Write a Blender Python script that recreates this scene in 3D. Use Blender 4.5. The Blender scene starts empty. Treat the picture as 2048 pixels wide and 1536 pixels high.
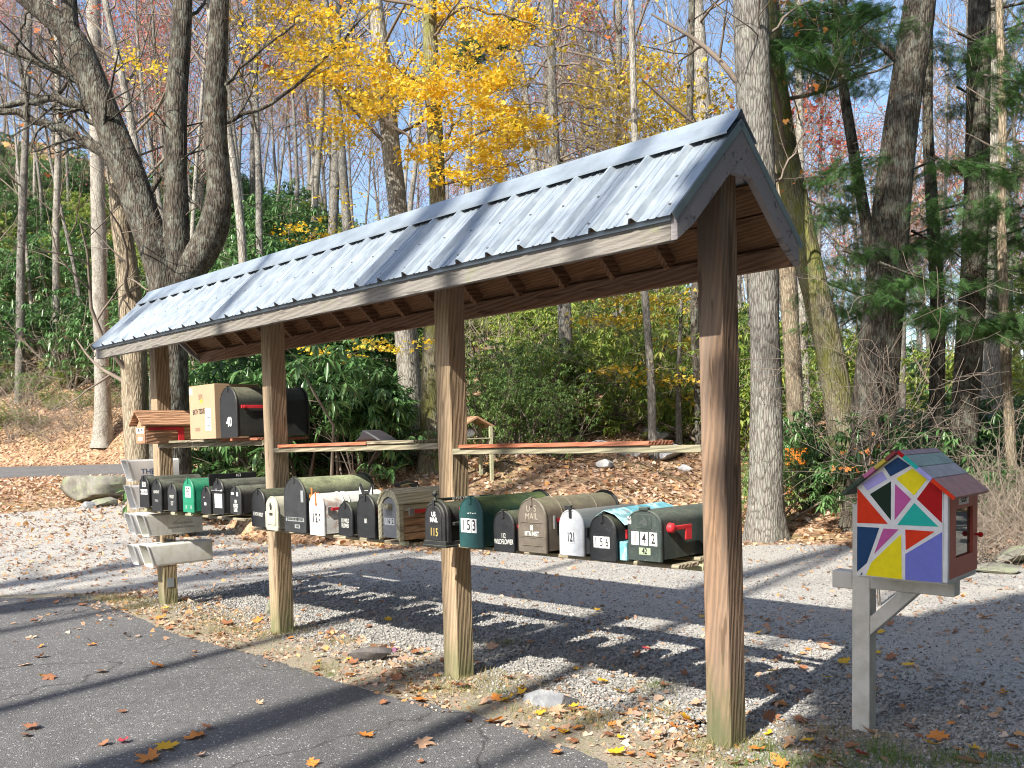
import bpy, bmesh, math, random
import numpy as np
from mathutils import Matrix, Vector

rad = math.radians
sc = bpy.context.scene
col = sc.collection
rng = np.random.default_rng(7)
random.seed(7)

# ------------------------------------------------------------------ camera
F_PX, PP_Y = 1885.7, 932.97
PITCH, ROLL, TH = -0.03004, -0.02598, 0.76798
CU, CV, CAM_H = -2.63018, 3.97688, 1.54596
_fw = np.array([0, math.cos(PITCH), math.sin(PITCH)])
_up0 = np.array([0, -math.sin(PITCH), math.cos(PITCH)])
_rt = np.array([1.0, 0, 0]) * math.cos(ROLL) + _up0 * math.sin(ROLL)
_up = np.array([-1.0, 0, 0]) * math.sin(ROLL) + _up0 * math.cos(ROLL)
cam_d = bpy.data.cameras.new('camera')
cam = bpy.data.objects.new('camera', cam_d)
col.objects.link(cam)
cam.matrix_world = Matrix(((_rt[0], _up[0], -_fw[0], 0), (_rt[1], _up[1], -_fw[1], 0), (_rt[2], _up[2], -_fw[2], CAM_H), (0, 0, 0, 1)))
cam_d.sensor_width = 36
cam_d.lens = F_PX / 2048 * 36
cam_d.shift_y = (PP_Y - 768) / 2048
cam_d.clip_end = 2000
cam_d.clip_start = 0.05
sc.camera = cam

# ------------------------------------------------------------------ light
SUN_EL, SUN_AZ = 39.5, 11.0            # elevation; angle off the shelter's own axis
_su, _sv = math.sin(rad(SUN_AZ)), -math.cos(rad(SUN_AZ))
LX = -_su * math.sin(TH) - _sv * math.cos(TH)
LY = _su * math.cos(TH) - _sv * math.sin(TH)
LDIR = np.array([LX * math.cos(rad(SUN_EL)), LY * math.cos(rad(SUN_EL)), -math.sin(rad(SUN_EL))])  # way the light travels
world = bpy.data.worlds.new("World")
sc.world = world
world.use_nodes = True
wn = world.node_tree.nodes; wl = world.node_tree.links
bg = wn['Background']
sky = wn.new('ShaderNodeTexSky')
sky.sky_type = 'NISHITA'; sky.sun_disc = False
sky.sun_elevation = rad(SUN_EL)
sky.sun_rotation = math.atan2(-LX, -LY)
sky.air_density = 1.0; sky.dust_density = 1.8; sky.ozone_density = 2.0
wl.new(sky.outputs[0], bg.inputs[0])
bg.inputs[1].default_value = 0.12
sun_d = bpy.data.lights.new('sun', 'SUN')
sun_d.energy = 5.0; sun_d.angle = rad(0.5); sun_d.color = (1, .94, .84)
sun = bpy.data.objects.new('sun', sun_d)
col.objects.link(sun)
sun.rotation_euler = Vector(LDIR).to_track_quat('-Z', 'Y').to_euler()
sun.location = (-20, -28, 30)
sc.view_settings.view_transform = 'Standard'
sc.view_settings.look = 'None'
sc.view_settings.gamma = 1
sc.view_settings.exposure = 1.12
sc.render.film_transparent = False
sc.cycles.max_bounces = 6
sc.cycles.transparent_max_bounces = 6
sc.cycles.use_denoising = True
sc.cycles.filter_width = 1.1

# ------------------------------------------------------------------ coordinates
def ray(x, y):
    return _fw + _rt * (x - 1024) / F_PX - _up * (y - PP_Y) / F_PX
def at(x, y, D):                      # point seen at pixel (x, y), D metres forward
    d = ray(x, y); return np.array([0, 0, CAM_H]) + d * (D / d[1])
def onz(x, y, z=0.0):
    d = ray(x, y); return np.array([0, 0, CAM_H]) + d * ((z - CAM_H) / d[2])
_uw = np.array([-math.sin(TH), math.cos(TH), 0]); _vw = np.array([-math.cos(TH), -math.sin(TH), 0])
def SW(u, v, z=0.0):                  # shelter coordinates -> world
    return _uw * (u - CU) + _vw * (v - CV) + np.array([0, 0, z])
PSI = math.atan2(math.cos(TH), -math.sin(TH))

# ------------------------------------------------------------------ object helpers
def tag(o, label=None, cat=None, group=None, kind=None):
    if label: o['label'] = label
    if cat: o['category'] = cat
    if group: o['group'] = group
    if kind: o['kind'] = kind
    return o
def empty(name, loc=(0, 0, 0), rz=0.0, label=None, cat=None, group=None):
    o = bpy.data.objects.new(name, None)
    o.empty_display_size = .1
    col.objects.link(o)
    o.location = loc; o.rotation_euler = (0, 0, rz)
    return tag(o, label, cat, group)
def link(name, me, parent=None):
    o = bpy.data.objects.new(name, me); col.objects.link(o)
    if parent: o.parent = parent
    if parent and name in ('branches', 'foliage', 'twigs', 'stems'): o['kind'] = 'stuff'
    return o
def npmesh(name, V, F, mats=None, smooth=False, mi=None):
    """V (n,3); F (m,k) array of one polygon size or a list of such arrays"""
    me = bpy.data.meshes.new(name)
    V = np.asarray(V, dtype=np.float32)
    Fs = F if isinstance(F, list) else [F]
    Fs = [np.asarray(f, dtype=np.int32) for f in Fs if len(f)]
    me.vertices.add(len(V)); me.vertices.foreach_set('co', V.ravel())
    tot = sum(f.size for f in Fs); npoly = sum(len(f) for f in Fs)
    me.loops.add(tot); me.loops.foreach_set('vertex_index', np.concatenate([f.ravel() for f in Fs]))
    me.polygons.add(npoly)
    ls = []; s = 0
    for f in Fs:
        ls.append(s + np.arange(len(f)) * f.shape[1]); s += f.size
    me.polygons.foreach_set('loop_start', np.concatenate(ls).astype(np.int32))
    if mi is not None: me.polygons.foreach_set('material_index', np.asarray(mi, dtype=np.int32))
    me.update(calc_edges=True)
    if smooth: me.polygons.foreach_set('use_smooth', np.ones(npoly, dtype=bool))
    for m in (mats if isinstance(mats, (list, tuple)) else [mats]):
        if m: me.materials.append(m)
    return me
class MB:
    """collects boxes, plates and tubes, then becomes ONE mesh"""
    def __init__(s): s.v = []; s.f = []; s.n = 0
    def add(s, V, F):
        s.v.extend([tuple(map(float, p)) for p in V]); s.f.extend([tuple(i + s.n for i in f) for f in F]); s.n += len(V)
    def box(s, x0, x1, y0, y1, z0, z1):
        s.add([(x0, y0, z0), (x1, y0, z0), (x1, y1, z0), (x0, y1, z0), (x0, y0, z1), (x1, y0, z1), (x1, y1, z1), (x0, y1, z1)],
              [(0, 3, 2, 1), (4, 5, 6, 7), (0, 1, 5, 4), (1, 2, 6, 5), (2, 3, 7, 6), (3, 0, 4, 7)])
    def extr(s, prof, a, b, fn):      # profile [(p,q)..] extruded from a to b; fn(p,q,t)->xyz
        n = len(prof)
        V = [fn(p, q, a) for p, q in prof] + [fn(p, q, b) for p, q in prof]
        F = [tuple(range(n)), tuple(range(2 * n - 1, n - 1, -1))] + [(i, i + n, (i + 1) % n + n, (i + 1) % n) for i in range(n)]
        s.add(V, F)
    def sheet(s, prof, a, b, fn):
        n = len(prof)
        s.add([fn(p, q, a) for p, q in prof] + [fn(p, q, b) for p, q in prof], [(i, i + n, i + 1 + n, i + 1) for i in range(n - 1)])
    def tube(s, pts, r, k=8):
        pts = [np.array(p, float) for p in pts]
        if not hasattr(r, '__len__'): r = [r] * len(pts)
        V, F = tubes([(np.array(pts), np.array(r, float), k)])
        s.add(V, F.tolist())
        s.f.append(tuple(s.n - len(V) + i for i in range(k))[::-1]); s.f.append(tuple(s.n - k + i for i in range(k)))
    def ball(s, c, r, n=10, m=7, sc_=(1, 1, 1)):
        V = [(c[0], c[1], c[2] + r * sc_[2])]
        for i in range(1, m):
            a = math.pi * i / m
            for j in range(n):
                b = 2 * math.pi * j / n
                V.append((c[0] + r * sc_[0] * math.sin(a) * math.cos(b), c[1] + r * sc_[1] * math.sin(a) * math.sin(b), c[2] + r * sc_[2] * math.cos(a)))
        V.append((c[0], c[1], c[2] - r * sc_[2])); L = len(V) - 1
        F = [(0, 1 + j, 1 + (j + 1) % n) for j in range(n)]
        for i in range(m - 2):
            for j in range(n):
                F.append((1 + i * n + j, 1 + (i + 1) * n + j, 1 + (i + 1) * n + (j + 1) % n, 1 + i * n + (j + 1) % n))
        F += [(L, 1 + (m - 2) * n + (j + 1) % n, 1 + (m - 2) * n + j) for j in range(n)]
        s.add(V, F)
    def build(s, name, mat, parent=None, bevel=0, smooth=False, fixn=True, seg=1):
        bm = bmesh.new()
        vs = [bm.verts.new(p) for p in s.v]
        for f in s.f:
            try: bm.faces.new([vs[i] for i in f])
            except ValueError: pass
        if fixn: bmesh.ops.recalc_face_normals(bm, faces=bm.faces)
        if bevel:
            bmesh.ops.bevel(bm, geom=[e for e in bm.edges if len(e.link_faces) == 2 and e.calc_face_angle(0) > .6], offset=bevel, segments=seg, affect='EDGES', profile=.6)
        me = bpy.data.meshes.new(name); bm.to_mesh(me); bm.free()
        if smooth:
            me.polygons.foreach_set('use_smooth', np.ones(len(me.polygons), dtype=bool))
            me.set_sharp_from_angle(angle=rad(38))
        if mat: me.materials.append(mat)
        return link(name, me, parent)

def tubes(lst):
    """lst of (pts (n,3), radii (n,), sides) -> V, quads"""
    Vs, Fs, off = [], [], 0
    for pts, r, k in lst:
        n = len(pts)
        d = np.gradient(pts, axis=0); d /= np.linalg.norm(d, axis=1)[:, None] + 1e-9
        ref = np.array([0, 0, 1.0]) if abs(d[:, 2]).mean() < .8 else np.array([1.0, 0, 0])
        a = np.cross(d, ref); a /= np.linalg.norm(a, axis=1)[:, None] + 1e-9
        b = np.cross(d, a)
        ang = np.arange(k) * 2 * np.pi / k
        ring = a[:, None, :] * np.cos(ang)[None, :, None] + b[:, None, :] * np.sin(ang)[None, :, None]
        V = (pts[:, None, :] + ring * r[:, None, None]).reshape(-1, 3)
        i = np.arange(n - 1)[:, None] * k; j = np.arange(k)[None, :]
        q = np.stack([i + j, i + (j + 1) % k, i + k + (j + 1) % k, i + k + j], -1).reshape(-1, 4) + off
        Vs.append(V); Fs.append(q); off += len(V)
    return np.concatenate(Vs), np.concatenate(Fs)
def copy_tree(o, parent=None):
    c = o.copy(); col.objects.link(c)
    if parent: c.parent = parent
    for ch in o.children: copy_tree(ch, c)
    return c
def vnoise(P, seed=0):                # cheap smooth noise, (n,3) -> (n,)
    r = np.random.default_rng(seed); out = 0
    for k in range(6):
        w = r.normal(size=3); w *= (1 + k * .7) / np.linalg.norm(w)
        out = out + np.sin(P @ w * 2.2 + r.uniform(0, 6.28)) / (1 + k * .5)
    return out / 2.5

# ------------------------------------------------------------------ materials
def mat_base(name):
    m = bpy.data.materials.new(name); m.use_nodes = True
    return m, m.node_tree.nodes, m.node_tree.links, m.node_tree.nodes['Principled BSDF']
def N(nt, t, **kw):
    n = nt.nodes.new(t)
    for k, v in kw.items():
        if k in n.inputs.keys(): n.inputs[k].default_value = v
        else: setattr(n, k, v)
    return n
def ramp(nt, src, stops, interp='LINEAR'):
    r = nt.nodes.new('ShaderNodeValToRGB'); r.color_ramp.interpolation = interp
    el = r.color_ramp.elements
    while len(el) < len(stops): el.new(.5)
    for e, (p, c) in zip(el, stops): e.position = p; e.color = (*c, 1) if len(c) == 3 else c
    nt.links.new(src, r.inputs[0]); return r.outputs[0]
def mixc(nt, fac, a, b, mode='MIX'):
    m = nt.nodes.new('ShaderNodeMix'); m.data_type = 'RGBA'; m.blend_type = mode
    for i, v in ((0, fac), (6, a), (7, b)):
        if isinstance(v, (int, float)): m.inputs[i].default_value = v
        elif isinstance(v, tuple): m.inputs[i].default_value = (*v, 1)
        else: nt.links.new(v, m.inputs[i])
    return m.outputs[2]
def math_(nt, op, a, b=None):
    m = nt.nodes.new('ShaderNodeMath'); m.operation = op
    for i, v in ((0, a), (1, b)):
        if v is None: continue
        if isinstance(v, (int, float)): m.inputs[i].default_value = v
        else: nt.links.new(v, m.inputs[i])
    return m.outputs[0]
def coords(nt, scale=(1, 1, 1), src='Object', loc=(0, 0, 0)):
    t = nt.nodes.new('ShaderNodeTexCoord'); mp = nt.nodes.new('ShaderNodeMapping')
    mp.inputs['Scale'].default_value = scale; mp.inputs['Location'].default_value = loc
    nt.links.new(t.outputs[src], mp.inputs[0]); return mp.outputs[0]
def noise(nt, vec, scale, detail=4, rough=.55, dist=0):
    n = N(nt, 'ShaderNodeTexNoise', Scale=scale, Detail=detail, Roughness=rough, Distortion=dist)
    nt.links.new(vec, n.inputs['Vector']); return n.outputs[0]
def bump(nt, h, strength, dist, bsdf, prev=None):
    b = N(nt, 'ShaderNodeBump', Strength=strength, Distance=dist)
    nt.links.new(h, b.inputs['Height'])
    if prev: nt.links.new(prev, b.inputs['Normal'])
    nt.links.new(b.outputs[0], bsdf.inputs['Normal']); return b.outputs[0]

def wood(name, axis, c1, c2, c3=None, rough=.8, algae=None, knots=True, gscale=1.0, lich=0, grain=.6):
    """grain along axis; c1 earlywood, c2 latewood lines, c3 weather patches"""
    m, n, l, b = mat_base(name); nt = m.node_tree
    lo = .12
    s = [1, 1, 1]; s['xyz'.index(axis)] = lo
    oi = n.new('ShaderNodeObjectInfo')
    tc = n.new('ShaderNodeTexCoord')
    off = N(nt, 'ShaderNodeVectorMath', operation='MULTIPLY_ADD')
    comb = n.new('ShaderNodeCombineXYZ'); l.new(oi.outputs['Random'], comb.inputs[0]); l.new(oi.outputs['Random'], comb.inputs[2]); l.new(oi.outputs['Random'], comb.inputs[1])
    l.new(comb.outputs[0], off.inputs[0]); off.inputs[1].default_value = (7.3, 5.1, 9.7); l.new(tc.outputs['Object'], off.inputs[2])
    mp = n.new('ShaderNodeMapping'); mp.inputs['Scale'].default_value = s; l.new(off.outputs[0], mp.inputs[0])
    vec = mp.outputs[0]
    warp = noise(nt, vec, 7 * gscale, 3, .5)
    wv = N(nt, 'ShaderNodeTexWave', Scale=20 * gscale, Distortion=5, Detail=2.5)
    wv.inputs['Detail Scale'].default_value = 1.3
    wv.bands_direction = 'DIAGONAL'; l.new(vec, wv.inputs['Vector'])
    fine = noise(nt, vec, 90 * gscale, 3, .7)
    g = math_(nt, 'ADD', math_(nt, 'MULTIPLY', wv.outputs['Fac'], grain), math_(nt, 'MULTIPLY', fine, 1.15 - grain))
    colr = ramp(nt, g, [(.2, c2), (.5, tuple((x + y) / 2 for x, y in zip(c1, c2))), (.75, c1)])
    if c3:
        pn = noise(nt, vec, 2.2, 4, .65)
        colr = mixc(nt, ramp(nt, pn, [(.42, (0, 0, 0)), (.62, (1, 1, 1))]), colr, mixc(nt, math_(nt, 'MULTIPLY', fine, .8), c3, c2))
    if knots:
        vo = N(nt, 'ShaderNodeTexVoronoi', Scale=4.6); l.new(vec, vo.inputs['Vector'])
        kn = ramp(nt, vo.outputs['Distance'], [(.05, (1, 1, 1)), (.12, (0, 0, 0))])
        colr = mixc(nt, math_(nt, 'MULTIPLY', kn, .8), colr, tuple(x * .35 for x in c2))
    # dark checks
    cn = noise(nt, vec, 26, 2, .5)
    ck = ramp(nt, cn, [(.33, (1, 1, 1)), (.37, (0, 0, 0))])
    colr = mixc(nt, math_(nt, 'MULTIPLY', ck, .7), colr, tuple(x * .3 for x in c2))
    colr = mixc(nt, .22, colr, ramp(nt, oi.outputs['Random'], [(0, tuple(x * .6 for x in c1)), (1, tuple(min(1, x * 1.25) for x in c1))]))
    if algae:      # green growth creeping up from the soil
        sp = n.new('ShaderNodeSeparateXYZ'); l.new(tc.outputs['Object'], sp.inputs[0])
        an = noise(nt, coords(nt, (1, 1, .3)), 16, 5, .65)
        hh = math_(nt, 'SUBTRACT', math_(nt, 'MULTIPLY', an, .9), sp.outputs[2])
        am = ramp(nt, hh, [(.0, (0, 0, 0)), (.5, (.85, .85, .85))])
        colr = mixc(nt, am, colr, mixc(nt, fine, algae, tuple(x * .5 for x in algae)))
    if lich:
        ln = noise(nt, coords(nt), 5, 6, .75)
        lm = ramp(nt, ln, [(.56, (0, 0, 0)), (.66, (lich, lich, lich))])
        colr = mixc(nt, lm, colr, (.16, .18, .06))
    l.new(colr, b.inputs['Base Color']); b.inputs['Roughness'].default_value = rough
    b.inputs['Specular IOR Level'].default_value = .25
    bump(nt, g, .8, .006, b)
    return m
def plain(name, c, rough=.5, metal=0, spec=.5, var=.15, scale=12, bmp=0, dirt=None, dirt_amt=.5, dscale=6):
    m, n, l, b = mat_base(name); nt = m.node_tree
    nz = noise(nt, coords(nt), scale, 5, .6)
    colr = ramp(nt, nz, [(.3, tuple(x * (1 - var) for x in c)), (.7, tuple(min(1, x * (1 + var)) for x in c))])
    if dirt:
        dn = noise(nt, coords(nt), dscale, 6, .7)
        colr = mixc(nt, ramp(nt, dn, [(.45, (0, 0, 0)), (.68, (dirt_amt,) * 3)]), colr, dirt)
    l.new(colr, b.inputs['Base Color'])
    b.inputs['Roughness'].default_value = rough; b.inputs['Metallic'].default_value = metal
    b.inputs['Specular IOR Level'].default_value = spec
    if bmp: bump(nt, noise(nt, coords(nt), scale * 6, 3, .6), bmp, .002, b)
    return m
def painted_metal(name, c, moss=.0, rough=.42, mossc=(.17, .19, .10), dust=(.25, .26, .24), rust=0, chip=0, alg=0):
    """baked enamel with a film of dust and green growth where rain and leaves settle (on top)"""
    m, n, l, b = mat_base(name); nt = m.node_tree
    oi = n.new('ShaderNodeObjectInfo')
    tc = n.new('ShaderNodeTexCoord'); sp = n.new('ShaderNodeSeparateXYZ'); l.new(tc.outputs['Normal'], sp.inputs[0])
    upf = ramp(nt, sp.outputs[2], [(.15, (0, 0, 0)), (.85, (1, 1, 1))])
    nz = noise(nt, coords(nt, (1, .6, 1)), 11, 6, .7); nf = noise(nt, coords(nt), 60, 4, .7)
    base = ramp(nt, nz, [(.3, tuple(x * .75 for x in c)), (.7, tuple(min(1, x * 1.25 + .003) for x in c))])
    dm = math_(nt, 'MULTIPLY', upf, ramp(nt, nz, [(.3, (.25,) * 3), (.6, (.9,) * 3)]))
    mossmix = ramp(nt, nf, [(.35, tuple(x * .55 for x in mossc)), (.65, mossc)])
    colr = mixc(nt, math_(nt, 'MULTIPLY', dm, moss), base, mossmix)
    if alg:
        an = noise(nt, coords(nt, (1, 1, .6)), 7, 6, .75)
        colr = mixc(nt, ramp(nt, an, [(.48, (0, 0, 0)), (.62, (alg,) * 3)]), colr, mossmix)
    sc_n = noise(nt, coords(nt), 170, 2, .5)
    colr = mixc(nt, ramp(nt, sc_n, [(.68, (0, 0, 0)), (.74, (.5, .5, .5))]), colr, dust)
    if rust:
        rn = noise(nt, coords(nt), 9, 6, .75)
        rm = math_(nt, 'MULTIPLY', ramp(nt, rn, [(.52, (0, 0, 0)), (.6, (1, 1, 1))]), rust)
        colr = mixc(nt, rm, colr, ramp(nt, nf, [(.3, (.16, .05, .015)), (.7, (.42, .15, .04))]))
    l.new(colr, b.inputs['Base Color'])
    rg = ramp(nt, nz, [(.3, (rough,) * 3), (.7, (min(1, rough + .3),) * 3)])
    rr = mixc(nt, math_(nt, 'MULTIPLY', dm, moss), rg, (.9, .9, .9))
    l.new(rr, b.inputs['Roughness'])
    b.inputs['Specular IOR Level'].default_value = .4
    bump(nt, nf, .15, .002, b)
    return m
def leafmat(name, cols, trans=.35, rough=.55, spec=.3):
    """cols: list of colours, one picked per leaf"""
    m, n, l, b = mat_base(name); nt = m.node_tree
    g = n.new('ShaderNodeNewGeometry'); oi = n.new('ShaderNodeObjectInfo')
    r = math_(nt, 'FRACT', math_(nt, 'ADD', g.outputs['Random Per Island'], math_(nt, 'MULTIPLY', oi.outputs['Random'], .35)))
    k = len(cols)
    c = ramp(nt, r, [(i / max(1, k - 1), cc) for i, cc in enumerate(cols)])
    l.new(c, b.inputs['Base Color'])
    b.inputs['Roughness'].default_value = rough; b.inputs['Specular IOR Level'].default_value = spec
    if trans:
        tr = n.new('ShaderNodeBsdfTranslucent'); l.new(c, tr.inputs[0])
        mx = n.new('ShaderNodeMixShader'); mx.inputs[0].default_value = trans
        out = n['Material Output']
        l.new(b.outputs[0], mx.inputs[1]); l.new(tr.outputs[0], mx.inputs[2]); l.new(mx.outputs[0], out.inputs[0])
    return m
def bark(name, c1, c2, lich=(.32, .35, .30), la=.5, moss=0, scale=1.0, src='Object'):
    m, n, l, b = mat_base(name); nt = m.node_tree
    v = coords(nt, (1, 1, .18), src)
    a = noise(nt, v, 34 * scale, 6, .7, .4)
    vo = N(nt, 'ShaderNodeTexVoronoi', Scale=30 * scale); vo.feature = 'DISTANCE_TO_EDGE'; l.new(v, vo.inputs['Vector'])
    h = math_(nt, 'ADD', math_(nt, 'MULTIPLY', a, .7), math_(nt, 'MULTIPLY', ramp(nt, vo.outputs[0], [(0, (0, 0, 0)), (.25, (1, 1, 1))]), .45))
    colr = ramp(nt, h, [(.3, c2), (.62, c1), (.95, tuple(min(1, x * 1.35) for x in c1))])
    pn = noise(nt, coords(nt, (1, 1, .6), src), 9 * scale, 6, .75)
    colr = mixc(nt, ramp(nt, pn, [(.48, (0, 0, 0)), (.6, (la,) * 3)]), colr, lich)
    dn = noise(nt, coords(nt, (1, 1, .5), src, (3, 8, 1)), 3 * scale, 5, .7)
    colr = mixc(nt, ramp(nt, dn, [(.5, (0, 0, 0)), (.66, (.6,) * 3)]), colr, tuple(x * .7 for x in c2))
    if moss:
        mn = noise(nt, coords(nt, (1, 1, .5), src, (9, 2, 4)), 2.6, 6, .7)
        colr = mixc(nt, ramp(nt, mn, [(.42, (0, 0, 0)), (.6, (moss,) * 3)]), colr, (.17, .18, .03))
    l.new(colr, b.inputs['Base Color']); b.inputs['Roughness'].default_value = .9
    b.inputs['Specular IOR Level'].default_value = .15
    bump(nt, h, .9, .02, b)
    return m

M = {}
M['post'] = wood('post_wood', 'z', (.45, .33, .205), (.15, .10, .06), (.36, .31, .24), algae=(.17, .20, .09), grain=.42)
M['post_grey'] = wood('post_wood_weathered', 'z', (.31, .195, .12), (.085, .055, .035), (.21, .19, .17), algae=(.11, .14, .06), grain=.42)
M['fascia'] = wood('weathered_fascia_wood', 'x', (.22, .20, .175), (.085, .075, .065), (.29, .28, .265), lich=.3, grain=.35)
M['fascia_red'] = wood('fascia_underside_wood', 'x', (.30, .17, .10), (.15, .08, .045), (.30, .23, .17))
M['rake'] = wood('weathered_rake_wood', 'x', (.36, .33, .33), (.19, .17, .17), (.40, .38, .39), grain=.0, knots=False)
M['rafter'] = wood('rafter_wood', 'y', (.24, .14, .08), (.12, .065, .035), None)
M['board'] = wood('roof_board_wood', 'x', (.26, .15, .08), (.13, .07, .035), (.20, .12, .07))
M['shelf'] = wood('shelf_wood', 'x', (.34, .30, .22), (.14, .11, .07), (.26, .26, .17))
M['greenwood'] = wood('treated_wood', 'x', (.46, .45, .30), (.25, .23, .13), (.36, .40, .26))
M['redpaint'] = wood('red_painted_board', 'x', (.42, .13, .06), (.25, .07, .035), (.34, .22, .16), knots=False)
M['slatwood'] = wood('mailbox_slat_wood', 'y', (.40, .24, .13), (.22, .11, .05), (.42, .36, .26))
M['framewood'] = wood('mailbox_frame_wood', 'y', (.50, .46, .33), (.28, .23, .14), (.42, .42, .30), knots=False)
M['cedar'] = wood('cedar_wood', 'y', (.48, .28, .17), (.26, .13, .07), None, knots=False)
M['whitewood'] = plain('white_painted_wood', (.62, .62, .60), .6, var=.06, dirt=(.35, .36, .30), dirt_amt=.5, dscale=9)
# galvanised sheet
def galv():
    m, n, l, b = mat_base('galvanised_sheet'); nt = m.node_tree
    oi = n.new('ShaderNodeObjectInfo')
    st = noise(nt, coords(nt, (1, .10, .10)), 80, 4, .6)
    sp = noise(nt, coords(nt), 5, 5, .6); ff = noise(nt, coords(nt), 120, 3, .6)
    c = ramp(nt, math_(nt, 'ADD', math_(nt, 'MULTIPLY', st, .6), math_(nt, 'MULTIPLY', sp, .4)), [(.30, (.24, .285, .335)), (.5, (.32, .37, .415)), (.72, (.42, .455, .485))])
    c = mixc(nt, ramp(nt, ff, [(.55, (0, 0, 0)), (.75, (.35,) * 3)]), c, (.36, .40, .44))
    l.new(c, b.inputs['Base Color']); b.inputs['Metallic'].default_value = .45
    l.new(ramp(nt, st, [(.3, (.34,) * 3), (.7, (.6,) * 3)]), b.inputs['Roughness'])
    bump(nt, st, .12, .002, b); return m
M['galv'] = galv()
M['trim'] = plain('grey_metal_trim', (.31, .36, .405), .45, metal=.5, var=.2, scale=5)
M['screw'] = plain('screw_metal', (.20, .21, .22), .5, metal=.6)

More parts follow.
